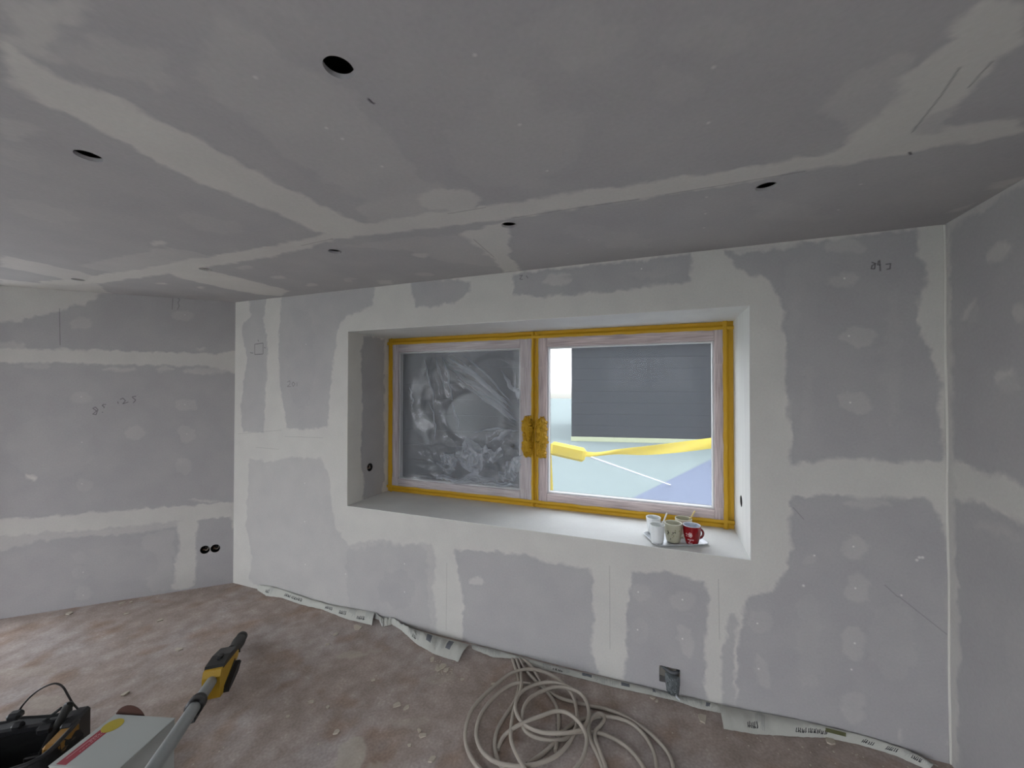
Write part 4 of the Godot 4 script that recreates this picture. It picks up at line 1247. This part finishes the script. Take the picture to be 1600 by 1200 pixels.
func tea_tray() -> void:
	var y := WY0
	var c := Vector3(0.0745, y, -0.152)
	var ux := Vector3(0.913, 0, -0.408)
	var uz := Vector3(0.408, 0, 0.913)
	var xf := Transform3D(Basis(ux, Vector3.UP, uz), Vector3.ZERO)
	var tray := thing("serving_tray", "silver rectangular tray holding five mugs on the window sill", "tray", c)
	var metal := mat(Color(0.80, 0.81, 0.82), 0.3, 0.2)
	var st := mb()
	var rim := func(u: float, v: float) -> Vector3:
		var ax := (u - 0.5) * 2.0
		var az := (v - 0.5) * 2.0
		var e := maxf(absf(ax), absf(az))
		var q := Vector2(ax, az)
		# superellipse corners
		var l := pow(pow(absf(ax), 8.0) + pow(absf(az), 8.0), 1.0 / 8.0)
		if l > 0.0001:
			q *= e / l
		return xf * Vector3(q.x * 0.155, 0.0025 + 0.010 * smoothstep(0.86, 1.0, e), q.y * 0.105)
	sheet(st, 48, 40, rim, 0.0018)
	obj("pan", st, metal, tray)
	st = mb()
	var loop: Array = []
	for k in 49:
		var a := TAU * k / 48.0
		var q := Vector2(cos(a), sin(a))
		var l := pow(pow(absf(q.x), 8.0) + pow(absf(q.y), 8.0), 1.0 / 8.0)
		q /= l
		loop.append(xf * Vector3(q.x * 0.155, 0.0125, q.y * 0.105))
	tube(st, loop, 0.0022, 6, false)
	obj("rim", st, metal, tray)

	var ty := y + 0.0045
	var white := mat(Color(0.88, 0.89, 0.89), 0.25)
	var inner := mat(Color(0.86, 0.87, 0.86), 0.25)
	# red mug: white snowflake and script
	var img := Image.create_empty(512, 192, false, Image.FORMAT_RGB8)
	img.fill(Color(0.50, 0.018, 0.055))
	var ink := Color(0.86, 0.80, 0.80)
	var fc := Vector2(236, 62)
	for k in 6:
		var a := TAU * k / 6.0 + 0.25
		var d := Vector2(cos(a), sin(a))
		stroke(img, [fc, fc + d * 20], 2.4, ink, 0.9)
		stroke(img, [fc + d * 11, fc + d * 18 + d.orthogonal() * 7], 1.8, ink, 0.9)
		stroke(img, [fc + d * 11, fc + d * 18 - d.orthogonal() * 7], 1.8, ink, 0.9)
	stroke(img, [Vector2(192, 60), Vector2(198, 52), Vector2(204, 62), Vector2(212, 56)], 1.8, ink, 0.8)
	stroke(img, [Vector2(190, 76), Vector2(200, 72), Vector2(210, 78)], 1.6, ink, 0.7)
	var rows := [[[206, 104, 212, 98, 216, 104, 220, 98, 224, 106], [232, 98, 227, 102, 230, 107, 235, 102, 234, 112, 230, 122, 226, 116], [240, 103, 246, 98, 241, 98, 241, 106, 248, 105], [252, 106, 253, 98, 258, 98, 259, 106], [264, 103, 269, 98, 264, 98, 264, 106, 271, 105]],
		[[214, 128, 209, 132, 212, 137, 217, 132, 219, 120, 218, 137], [226, 129, 223, 133, 226, 137, 230, 133, 226, 129], [235, 128, 235, 136, 241, 136, 242, 128, 243, 137], [248, 128, 255, 128, 248, 137, 256, 137]]]
	for row in rows:
		for s in row:
			var pts: Array = []
			for i in range(0, s.size(), 2):
				pts.append(Vector2(s[i], s[i + 1]))
			stroke(img, pts, 1.5, ink, 0.9)
	var redm := tex_mat(img, 0.22, 0.5)
	mug("red_mug", "red mug with white snowflake and script on the silver tray", 1081, 849, ty, 0.033, 0.047, 0.105, redm, mat(Color(0.80, 0.82, 0.86), 0.25), 1.95, 0.004)
	# cream mug with olive leaf print
	img = Image.create_empty(512, 192, false, Image.FORMAT_RGB8)
	img.fill(Color(0.70, 0.69, 0.60))
	var pr := RandomNumberGenerator.new()
	pr.seed = 9
	for k in 46:
		var q := Vector2(pr.randf() * 512, pr.randf_range(36, 150))
		var d := Vector2.RIGHT.rotated(pr.randf() * TAU) * pr.randf_range(5, 14)
		stroke(img, [q, q + d], pr.randf_range(1.5, 4.0), [Color(0.22, 0.23, 0.18), Color(0.46, 0.48, 0.30), Color(0.55, 0.52, 0.40)][k % 3], 0.75)
	for s in [[198, 52, 212, 66], [252, 56, 253, 64], [205, 60, 200, 74]]:
		stroke(img, [Vector2(s[0], s[1]), Vector2(s[2], s[3])], 4.0, Color(0.13, 0.13, 0.10), 0.9)
	var leafm := tex_mat(img, 0.28, 0.5)
	mug("cream_mug", "cream mug with olive leaf print on the silver tray", 1052, 846, ty, 0.036, 0.047, 0.108, leafm, mat(Color(0.78, 0.77, 0.70), 0.25), 1.75, 0.003)
	mug("cream_mug", "plain cream mug with spoon behind the red mug", 1068, 838, ty, 0.038, 0.047, 0.108, mat(Color(0.82, 0.80, 0.73), 0.28), mat(Color(0.72, 0.71, 0.62), 0.3), 2.5)
	mug("paper_cup", "white tapered cup with a spoon at the tray edge", 1027, 848, ty, 0.033, 0.041, 0.105, white, inner, -99.0)
	mug("paper_cup", "empty white tapered cup behind the cup with a spoon", 1021, 833, ty, 0.030, 0.043, 0.098, white, inner, -99.0)
	var sm := mat(Color(0.85, 0.85, 0.83), 0.3)
	var p0 := at_y(1027, 848, ty)
	spoon("white spoon standing in the white cup", p0 + Vector3(-0.006, 0.012, 0.004), p0 + Vector3(0.052, 0.165, -0.028), sm)
	var p1 := at_y(1068, 838, ty)
	spoon("yellowish spoon standing in the plain cream mug", p1 + Vector3(-0.008, 0.012, 0.004), p1 + Vector3(0.064, 0.150, -0.024), mat(Color(0.80, 0.72, 0.45), 0.3))

# ---------------------------------------------------------------- paper lying along the foot of the window wall
func print_image(sd: int, dense: float, letters: bool) -> Image:
	var w := 1024
	var h := 96
	var img := Image.create_empty(w, h, false, Image.FORMAT_RGB8)
	img.fill(Color(0.72, 0.72, 0.69))
	var pr := RandomNumberGenerator.new()
	pr.seed = sd
	var x := 6
	while x < w - 50:
		var cw := pr.randi_range(36, 70)
		if pr.randf() < dense:
			if pr.randf() < 0.2:
				img.fill_rect(Rect2i(x + 4, 14, cw - 12, 50), Color(0.42, 0.43, 0.45))
			else:
				for c in range(x, x + cw - 8, 4):
					var y0 := pr.randi_range(6, 16)
					img.fill_rect(Rect2i(c, y0, 1, pr.randi_range(44, 74)), Color(0.50, 0.50, 0.50))
		elif letters and pr.randf() < 0.28:
			for k in 6:
				var lx := x + 6 + k * 9
				stroke(img, [Vector2(lx, 58 + pr.randi_range(-4, 4)), Vector2(lx + pr.randi_range(-3, 4), 78)], 1.7, Color(0.14, 0.14, 0.16), 0.9)
				stroke(img, [Vector2(lx, 78), Vector2(lx + 5, 76 - pr.randi_range(0, 8))], 1.3, Color(0.14, 0.14, 0.16), 0.9)
		x += cw
	for k in 500:
		dab(img, Vector2(pr.randf() * w, pr.randf() * h), pr.randf_range(0.5, 1.6), Color(0.80, 0.79, 0.76), 0.5)
	return img

func along(px: Array, u: float) -> Vector2:
	var n := px.size() / 2
	var fi := u * (n - 1)
	var i: int = mini(int(fi), n - 2)
	return Vector2(px[i * 2], px[i * 2 + 1]).lerp(Vector2(px[i * 2 + 2], px[i * 2 + 3]), fi - i)

func ribbon(called: String, label: String, top: Array, bottom: Array, m: Material, bulge: float, sd: int, crumple := 0.006, raise := 0.012) -> Node3D:
	var t := thing(called, label, "paper")
	var cn := noise(sd, 5.0, 4)
	var f := func(u: float, v: float) -> Vector3:
		var a := along(top, u)
		var b := along(bottom, u)
		var T := at_y(a.x, a.y, raise)
		if T.z < 0.006:
			T = at_z(a.x, a.y, 0.006)
		T.y = maxf(T.y, 0.004)
		var B := at_y(b.x, b.y, 0.003)
		var p := T.lerp(B, v)
		p.y += sin(v * PI) * bulge * (0.7 + 0.6 * cn.get_noise_1d(u * 2.0)) + absf(cn.get_noise_2d(u * 6.0, v * 2.0)) * crumple * (1.0 - absf(v * 2.0 - 1.0) * 0.8)
		p.z += cn.get_noise_2d(u * 12.0 + 40.0, v) * 0.004 * v
		p.z = maxf(p.z, 0.005)
		p.y = maxf(p.y, 0.0022)
		return p
	var st := mb()
	sheet(st, 70, 8, f, 0.0008)
	obj("sheet", st, m, t)
	return t

func paper() -> void:
	var news := tex_mat(print_image(5, 0.8, true), 0.85)
	var blank := tex_mat(print_image(6, 0.1, true), 0.85)
	var white := mat(Color(0.80, 0.80, 0.78), 0.8)
	ribbon("paper_strip", "white rolled paper strip with handwritten marks along the wall foot by the splayed wall", [406, 914, 425, 916, 450, 924, 480, 934, 513, 944, 548, 950, 586, 957], [402, 922, 416, 931, 440, 934, 468, 944, 505, 953, 540, 967, 581, 977], blank, 0.022, 1)
	ribbon("paper_strip", "small folded paper flap between rolled strip and crumpled newspaper", [586, 957, 592, 962, 600, 967], [590, 965, 597, 979, 599, 979], white, 0.018, 2)
	ribbon("newspaper", "crumpled newspaper sheet sticking out from the wall foot", [600, 966, 612, 967, 632, 978, 650, 984, 690, 996, 734, 1007], [600, 979, 612, 976, 626, 984, 650, 1006, 680, 1023, 716, 1034], news, 0.030, 3, 0.014, 0.02)
	ribbon("newspaper", "flat newspaper strip under the cable conduits along the wall foot", [734, 1006, 770, 1014, 800, 1022, 850, 1036, 900, 1048, 960, 1062, 1020, 1076], [738, 1014, 770, 1027, 800, 1029, 850, 1046, 900, 1058, 960, 1074, 1022, 1087], news, 0.008, 4, 0.006, 0.006)
	ribbon("newspaper", "short newspaper strip below the cable pouch with greenish stain", [1018, 1075, 1050, 1084, 1090, 1092, 1132, 1103], [1020, 1087, 1056, 1095, 1090, 1107, 1126, 1114], tex_mat(print_image(8, 0.5, false), 0.85), 0.008, 7, 0.008, 0.006)
	ribbon("paper_strip", "broad white paper strip with ruled ticks lifting off toward the room corner", [1122, 1101, 1180, 1112, 1240, 1123, 1300, 1137, 1360, 1152, 1420, 1172, 1466, 1198], [1131, 1139, 1180, 1147, 1240, 1151, 1290, 1153, 1340, 1163, 1400, 1181, 1452, 1204], blank, 0.022, 9)
	var tp := thing("tape_piece", "olive tape piece stuck on the broad white paper strip", "tape")
	var st := mb()
	var tf := func(u: float, v: float) -> Vector3:
		return at_y(lerpf(1290, 1322, u), lerpf(1137, 1143, v) + u * 8.0, 0.045)
	sheet(st, 6, 3, tf, 0.0008)
	obj("strip", st, mat(Color(0.42, 0.43, 0.28), 0.8), tp)

# ---------------------------------------------------------------- loose coils of conduit
func coil() -> void:
	var m := mat(Color(0.63, 0.595, 0.55), 0.6)
	var g := "loose coils of beige cable conduit on the floor"
	var runs := [
		["beige conduit rising from the wall foot to a cut end inside the coil", 0.010, [425, 190, 460, 250, 520, 320, 590, 385, 640, 460, 660, 540, 655, 620, 645, 700, 638, 738]],
		["beige conduit running straight out of the wall foot, first beside the newspaper", 0.010, [383, 190, 402, 250, 417, 310, 418, 370, 395, 445, 345, 520, 298, 600, 278, 680, 286, 760, 318, 830, 390, 900, 500, 930]],
		["beige conduit running straight out of the wall foot, second in the row", 0.030, [405, 190, 430, 260, 438, 330, 424, 400, 392, 490, 376, 600, 380, 690, 430, 800, 480, 880]],
		["long beige conduit sweeping from the wall foot around the outside of the coil", 0.010, [448, 190, 505, 245, 560, 340, 640, 408, 740, 442, 850, 468, 950, 490, 1050, 530, 1130, 580, 1210, 640, 1285, 715, 1325, 780, 1342, 845, 1345, 910]],
		["beige conduit forming the two widest loops of the coil", 0.024, [520, 950, 330, 925, 210, 860, 145, 790, 108, 700, 106, 600, 135, 505, 195, 425, 300, 330, 380, 272, 470, 250, 560, 262, 640, 300, 695, 345, 738, 400, 760, 460, 768, 540, 752, 630, 700, 715, 620, 780, 500, 820, 380, 825, 270, 795, 192, 720, 168, 620, 200, 510, 270, 420, 340, 362, 410, 332, 490, 338]],
		["beige conduit forming the tight double ring inside the coil", 0.042, [762, 600, 720, 655, 650, 672, 560, 665, 490, 640, 450, 600, 440, 530, 455, 470, 490, 420, 550, 385, 620, 360, 700, 358, 780, 388, 822, 440, 838, 500, 830, 560, 800, 604, 740, 625, 670, 630, 580, 628, 500, 606, 440, 565, 405, 505, 405, 440, 440, 385, 510, 345, 590, 328, 665, 336, 740, 366]],
		["beige conduit leaving the inner ring in a low flat arc", 0.012, [640, 648, 700, 634, 800, 622, 900, 630, 980, 660, 1060, 710, 1120, 770, 1165, 838, 1195, 910]],
		["beige conduit arching over the middle of the coil", 0.060, [296, 730, 330, 652, 390, 602, 470, 560, 560, 525, 640, 500, 705, 508, 762, 548, 806, 605, 825, 660, 820, 720, 800, 785, 760, 840, 715, 900]],
		["beige conduit bent back in a narrow hairpin beside the coil", 0.020, [922, 845, 895, 770, 852, 680, 838, 600, 850, 550, 885, 516, 916, 518, 930, 548, 908, 585, 880, 615, 876, 662, 905, 740, 940, 835, 955, 900]],
		["beige conduit curving round the hairpin", 0.012, [838, 545, 900, 535, 980, 536, 1070, 562, 1140, 612, 1200, 690, 1235, 780, 1242, 880]],
		["short beige conduit crossing under the inner ring", 0.010, [470, 815, 560, 755, 630, 690, 700, 610, 760, 565, 822, 542]],
	]
	for r in runs:
		var t := thing("cable_conduit", r[0], "conduit", Vector3.ZERO, g)
		var pts: Array = []
		var c: Array = r[2]
		var n := c.size() / 2
		for i in n:
			var hgt: float = lerpf(0.010, r[1], smoothstep(0.0, 0.3, float(i) / n))
			var p := at_y(700.0 + c[i * 2] * 0.2625, 980.0 + c[i * 2 + 1] * 0.2625, maxf(hgt, 0.0092))
			p.z = maxf(p.z, 0.012)
			pts.append(p)
		var st := mb()
		tube(st, spline(pts, 7), 0.009, 10)
		obj("sleeve", st, m, t)

# ---------------------------------------------------------------- pole sander
func sander() -> void:
	var P0 := EYE + ray(240, 1200) * 1.33
	var P1 := EYE + ray(331, 1064) * 2.06
	var P2 := at_y(378, 998, 0.035)
	var ax := (P2 - P1).normalized()
	var full := P1.distance_to(P2)
	var side := ax.cross(Vector3.UP).normalized()
	var up := side.cross(ax).normalized()
	var t := thing("pole_sander", "yellow and black pole sander with long grey tube lying on the floor", "sander", Vector3(P1.x, 0, P1.z))
	var L := Transform3D(Basis(ax, up, side), P1 - t.position)
	var pd := (P1 - P0).normalized()
	var ps := pd.cross(Vector3.UP).normalized()
	var Q := Transform3D(Basis(pd, ps.cross(pd).normalized(), ps), P1 - t.position)
	var steel := mat(Color(0.52, 0.535, 0.53), 0.42, 0.35)
	var black := mat(Color(0.045, 0.042, 0.04), 0.5)
	var yel := mat(Color(0.72, 0.57, 0.12), 0.5)
	var st := mb()
	tube(st, [Q * Vector3(-0.31, 0, 0), Q * Vector3(0.03, 0, 0)], 0.025, 24)
	obj("outer_tube", st, steel, t)
	st = mb()
	tube(st, [Q * Vector3(-1.5, 0, 0), Q * Vector3(-0.31, 0, 0)], 0.025, 24)
	obj("handle_tube", st, steel, t)
	st = mb()
	var cl := Q * Transform3D(Basis(Vector3.BACK, PI / 2), Vector3(-0.27, 0, 0))
	lathe(st, [Vector2(0.027, 0.0), Vector2(0.034, 0.0), Vector2(0.036, 0.012), Vector2(0.031, 0.03), Vector2(0.035, 0.04), Vector2(0.035, 0.085), Vector2(0.027, 0.09)], 24, cl)
	box(st, Vector3(-0.37, -0.052, -0.012), Vector3(-0.28, -0.028, 0.012), 0.004, Q)
	obj("clamp_collar", st, black, t)
	# motor housing resting on the floor
	var prof := PackedVector2Array([Vector2(-0.004, 0.050), Vector2(-0.016, 0.02), Vector2(-0.008, -0.04), Vector2(0.004, -0.086), Vector2(0.07, -0.090), Vector2(0.13, -0.066), Vector2(0.22, -0.035), Vector2(0.31, -0.012), Vector2(0.325, 0.02), Vector2(0.29, 0.045)])
	st = mb()
	prism(st, prof, -0.040, 0.040, L)
	obj("housing", st, yel, t)
	st = mb()
	var rib := PackedVector2Array([Vector2(0.06, -0.060), Vector2(0.24, 0.002), Vector2(0.245, -0.012), Vector2(0.065, -0.074)])
	prism(st, rib, 0.040, 0.043, L)
	obj("grille", st, mat(Color(0.12, 0.10, 0.07), 0.6), t)
	st = mb()
	var cap := PackedVector2Array([Vector2(0.020, 0.044), Vector2(0.030, 0.062), Vector2(0.14, 0.070), Vector2(0.28, 0.056), Vector2(0.345, 0.030), Vector2(0.34, -0.005), Vector2(0.30, 0.030), Vector2(0.20, 0.036)])
	prism(st, cap, -0.043, 0.043, L)
	box(st, Vector3(0.09, 0.060, -0.012), Vector3(0.14, 0.078, 0.012), 0.004, L)
	obj("grip_cover", st, black, t)
	st = mb()
	var pts: Array = []
	var rad: Array = []
	for q in [[0.58, 0.010, 0.036], [0.66, 0.008, 0.031], [0.72, 0.006, 0.027], [0.79, 0.006, 0.034], [0.86, 0.008, 0.036], [0.92, 0.010, 0.033], [0.935, 0.010, 0.027], [0.955, 0.012, 0.027], [0.96, 0.012, 0.031], [1.0, 0.014, 0.031]]:
		pts.append(L * Vector3(q[0] * full, q[1], 0)); rad.append(q[2])
	tube(st, pts, rad, 20)
	obj("hose_nozzle", st, black, t)
	st = mb()
	var pad := PackedVector2Array([Vector2(0.05, -0.088), Vector2(0.12, -0.080), Vector2(0.22, -0.062), Vector2(0.27, -0.030), Vector2(0.24, -0.010), Vector2(0.12, -0.045), Vector2(0.055, -0.070)])
	prism(st, pad, 0.041, 0.066, L)
	obj("rubber_pad", st, mat(Color(0.10, 0.09, 0.085), 0.7), t)
	st = mb()
	box(st, Vector3(-0.004, -0.092, -0.058), Vector3(0.05, -0.055, -0.040), 0.005, L)
	obj("lever", st, black, t)

# ---------------------------------------------------------------- sandpaper box, sanding disc, tool bag
func box_and_bag() -> void:
	var bl := Vector3(-2.213, 0, 1.326)
	var w := Vector3(0.958, 0, -0.287)
	var d := Vector3(0.287, 0, 0.958)
	var X := Transform3D(Basis(w, Vector3.UP, d), Vector3.ZERO)
	var bx := thing("carton", "grey-white carton with red banner and yellow dot beside the tool bag", "box", bl)
	var card := mat(Color(0.62, 0.63, 0.61), 0.75)
	var st := mb()
	box(st, Vector3(0, 0, 0), Vector3(0.275, 0.246, 0.235), 0.003, X)
	obj("body", st, card, bx)
	st = mb()
	box(st, Vector3(-0.001, 0.246, -0.001), Vector3(0.276, 0.25, 0.236), 0.0015, X)
	obj("lid", st, card, bx)
	st = mb()
	box(st, Vector3(0.022, 0.25, 0.075), Vector3(0.062, 0.2506, 0.228), 0.0, X)
	obj("banner", st, mat(Color(0.52, 0.10, 0.16), 0.6), bx)
	st = mb()
	lathe(st, [Vector2(0.035, 0.25), Vector2(0.035, 0.2509), Vector2(0.0, 0.2509)], 28, X * Transform3D(Basis.IDENTITY, Vector3(0.05, 0, 0.055)))
	obj("dot_print", st, mat(Color(0.62, 0.55, 0.12), 0.6), bx)
	st = mb()
	var pr := RandomNumberGenerator.new()
	pr.seed = 3
	box(st, Vector3(0.0335, 0.2506, 0.10), Vector3(0.0352, 0.2508, 0.205), 0.0, X)
	for k in 2:
		var z := 0.085
		while z < (0.125 if k == 0 else 0.17):
			var ln := pr.randf_range(0.004, 0.009)
			box(st, Vector3(0.040 + k * 0.010, 0.2506, z), Vector3(0.0425 + k * 0.009, 0.2508, z + ln), 0.0, X)
			z += ln + 0.0035
	obj("banner_lettering", st, mat(Color(0.75, 0.62, 0.62), 0.6), bx)
	# sanding disc leaning behind the carton
	var dc := thing("sanding_disc", "brown round sanding disc standing up behind the carton", "sanding disc", bl + w * 0.055 - d * 0.012)
	st = mb()
	lathe(st, [Vector2(0.0, -0.002), Vector2(0.073, -0.002), Vector2(0.075, 0.0), Vector2(0.073, 0.002), Vector2(0.0, 0.002)], 36, Transform3D(Basis(w, d, Vector3.DOWN), Vector3(0, 0.207, 0)))
	obj("disc", st, mat(Color(0.27, 0.16, 0.12), 0.85), dc)
	st = mb()
	box(st, Vector3(-0.06, 0.0, -0.006), Vector3(0.06, 0.135, -0.003), 0.001, Transform3D(Basis(w, Vector3.UP, d), Vector3.ZERO))
	obj("backing_card", st, mat(Color(0.45, 0.40, 0.33), 0.85), dc)

	# open tool bag
	var c0 := Vector3(-2.45, 0, 1.31)
	var bd := Vector3(-0.80, 0, 0.60)
	var bn := Vector3(0.60, 0, 0.80)
	var B := Transform3D(Basis(bd, Vector3.UP, bn), Vector3.ZERO)
	var cloth := mat(Color(0.035, 0.034, 0.038), 0.85)
	var plastic := mat(Color(0.075, 0.075, 0.085), 0.45)
	var yel := mat(Color(0.52, 0.36, 0.06), 0.6)
	var bag := thing("tool_bag", "open black tool bag with yellow trim and wire carrying loop", "tool bag", c0)
	var bn2 := noise(131, 7.0, 3)
	var wallf := func(u: float, v: float) -> Vector3:
		var a := u * TAU
		var q := Vector2(cos(a), sin(a))
		var l := pow(pow(absf(q.x), 5.0) + pow(absf(q.y), 5.0), 0.2)
		q /= l
		var sw := 1.0 + 0.05 * sin(v * PI) + bn2.get_noise_2d(u * 3.0, v) * 0.05
		return B * Vector3(0.31 + q.x * 0.31 * sw, 0.004 + (1.0 - v) * 0.185, 0.145 + q.y * 0.14 * sw)
	st = mb()
	sheet(st, 64, 12, wallf, 0.004)
	obj("wall", st, cloth, bag)
	st = mb()
	box(st, Vector3(0.03, 0.0, 0.03), Vector3(0.60, 0.012, 0.26), 0.004, B)
	obj("bottom", st, cloth, bag)
	st = mb()
	var rim: Array = []
	for k in 41:
		var a := TAU * k / 40.0
		var q := Vector2(cos(a), sin(a))
		q /= pow(pow(absf(q.x), 5.0) + pow(absf(q.y), 5.0), 0.2)
		rim.append(B * Vector3(0.31 + q.x * 0.31, 0.19, 0.145 + q.y * 0.14))
	tube(st, rim, 0.009, 8, false)
	obj("rim", st, plastic, bag)
	st = mb()
	box(st, Vector3(0.02, 0.165, -0.012), Vector3(0.44, 0.198, 0.05), 0.008, B)
	box(st, Vector3(0.0, 0.06, -0.015), Vector3(0.05, 0.205, 0.10), 0.01, B)
	obj("stiffener", st, plastic, bag)
	st = mb()
	box(st, Vector3(-0.006, 0.05, 0.06), Vector3(0.05, 0.192, 0.19), 0.012, B)
	obj("trim", st, yel, bag)
	st = mb()
	box(st, Vector3(0.20, 0.10, 0.277), Vector3(0.50, 0.125, 0.293), 0.004, B)
	obj("trim", st, yel, bag)
	st = mb()
	for k in 3:
		box(st, Vector3(-0.009, 0.06 + k * 0.04, 0.07), Vector3(0.045, 0.072 + k * 0.04, 0.185), 0.003, B)
	obj("buckle", st, mat(Color(0.16, 0.11, 0.04), 0.6), bag)
	# carrying loop of stiff wire, upright over the far edge
	var plane := c0 + Vector3(0, 0, 0)
	st = mb()
	var loop: Array = []
	for q in [[26, 1118], [34, 1104], [48, 1088], [64, 1076], [80, 1069], [90, 1068.5], [99, 1074], [106, 1086], [113, 1098], [121, 1107], [129, 1116]]:
		loop.append(on_plane(q[0], q[1], plane, bn) - c0)
	tube(st, spline(loop, 4), 0.0038, 8)
	obj("carrying_loop", st, mat(Color(0.09, 0.065, 0.055), 0.5), bag)
	# straps thrown across the bag
	for s in [[[-6, 1131], [14, 1127], [30, 1122], [60, 1120], [90, 1117], [112, 1108]], [[-6, 1141], [30, 1136], [62, 1130], [96, 1106]], [[-6, 1148], [40, 1140], [80, 1137], [120, 1134]]]:
		st = mb()
		var pts: Array = []
		for q in s:
			pts.append(on_plane(q[0], q[1], plane + bn * 0.03, bn) - c0)
		tube(st, spline(pts, 4), 0.0055, 8)
		obj("strap", st, cloth, bag)
	for q in [[24, 1118, 0.02], [28, 1134, 0.016], [75, 1136, 0.027]]:
		st = mb()
		var p := on_plane(q[0], q[1], plane + bn * 0.045, bn) - c0
		box(st, Vector3(-q[2] * 1.2, -q[2] * 0.8, -q[2]), Vector3(q[2] * 1.2, q[2] * 0.8, q[2]), q[2] * 0.5, Transform3D(B.basis, p))
		obj("pouch", st, plastic, bag)
	# hammer standing in the bag
	var ham := thing("hammer", "dark hammer handle sticking out of the tool bag", "hammer", c0 + bd * 0.20 + bn * 0.10 + Vector3(0, 0.012, 0))
	var h1 := on_plane(109, 1099, plane + bn * 0.05, bn) - ham.position
	var h0 := on_plane(86, 1140, plane + bn * 0.05, bn) - ham.position
	st = mb()
	var dir := (h1 - h0).normalized()
	tube(st, [h0 - dir * 0.10, h0, h0.lerp(h1, 0.5), h1 - dir * 0.02, h1 - dir * 0.004, h1], [0.012, 0.014, 0.0155, 0.018, 0.017, 0.010], 14)
	obj("grip", st, mat(Color(0.12, 0.115, 0.105), 0.6), ham)
	st = mb()
	box(st, Vector3(-0.05, -0.014, -0.014), Vector3(0.05, 0.014, 0.014), 0.005, Transform3D(B.basis, h0 - dir * 0.115))
	obj("head", st, mat(Color(0.3, 0.3, 0.3), 0.4, 0.8), ham)

# ---------------------------------------------------------------- plaster chips and crumbs
func chip_mesh(sd: int) -> SurfaceTool:
	var pr := RandomNumberGenerator.new()
	pr.seed = sd
	var poly := PackedVector2Array()
	var n := 7
	for k in n:
		var a := TAU * k / n + pr.randf_range(-0.25, 0.25)
		poly.append(Vector2(cos(a) * pr.randf_range(0.5, 1.0), sin(a) * pr.randf_range(0.35, 0.7)))
	var st := mb()
	prism(st, poly, 0.0, 0.28, Transform3D(Basis(Vector3.RIGHT, Vector3.FORWARD, Vector3.UP), Vector3.ZERO))
	return st

func rubble() -> void:
	var m := mat(Color(0.72, 0.68, 0.62), 0.9)
	var meshes: Array = []
	for k in 5:
		meshes.append(chip_mesh(200 + k).commit())
	var spots := [[558, 981, 12], [675, 1031, 8], [526, 1144, 9], [512, 1007, 6], [524, 992, 6], [691, 1042, 11], [684, 1046, 8], [697, 1048, 9], [620, 1102, 12], [635, 1106, 8], [660, 1150, 9], [675, 1187, 10], [640, 1165, 6], [1097, 1123, 17], [1020, 1091, 6], [1026, 1096, 5], [486, 1097, 7], [512, 1105, 6], [583, 1063, 6], [196, 960, 5], [190, 943, 6], [205, 941, 5], [108, 959, 9], [250, 970, 7], [280, 1015, 9], [195, 1085, 8], [1298, 1158, 15], [450, 1120, 6], [655, 1142, 7], [770, 1070, 6], [722, 1062, 5]]
	var g := "loose plaster chips scattered on the floor"
	for k in spots.size():
		var s: Array = spots[k]
		var p := at_y(s[0], s[1], 0.0)
		var dist := (p - EYE).dot(-cam_basis.z)
		var r: float = s[2] * dist / FOCAL
		var o := MeshInstance3D.new()
		o.mesh = meshes[k % 5]
		o.material_override = m
		o.name = numbered("plaster_chip")
		add_child(o)
		o.position = p
		o.rotation.y = rng.randf() * TAU
		o.scale = Vector3(r, minf(r, 0.03), r) * 0.8
		tag(o, "small pale plaster chip lying on the dusty floor", "plaster chip", g)
	var mm := MultiMesh.new()
	mm.transform_format = MultiMesh.TRANSFORM_3D
	mm.mesh = meshes[2]
	mm.instance_count = 420
	for k in 420:
		var x := rng.randf_range(-4.0, 1.1)
		var z := rng.randf_range(0.02, 1.6)
		if k % 2 == 0:
			z = 0.015 + absf(rng.randfn(0.0, 0.12))
		if k % 5 == 0:
			var q := at_y(690, 1045, 0.0)
			x = q.x + rng.randfn(0.0, 0.05); z = q.z + rng.randfn(0.0, 0.05)
		if x < XL + 0.03:
			z = maxf(z, (XL - x) * tan(SPLAY) + 0.03)
		var r := rng.randf_range(0.0015, 0.007)
		mm.set_instance_transform(k, Transform3D(Basis(Vector3.UP, rng.randf() * TAU).scaled(Vector3(r, r, r)), Vector3(x, 0.0, z)))
	var cr := MultiMeshInstance3D.new()
	cr.multimesh = mm
	cr.material_override = m
	cr.name = "plaster_crumbs"
	add_child(cr)
	tag(cr, "fine plaster crumbs scattered over the floor", "crumbs", "", "stuff")
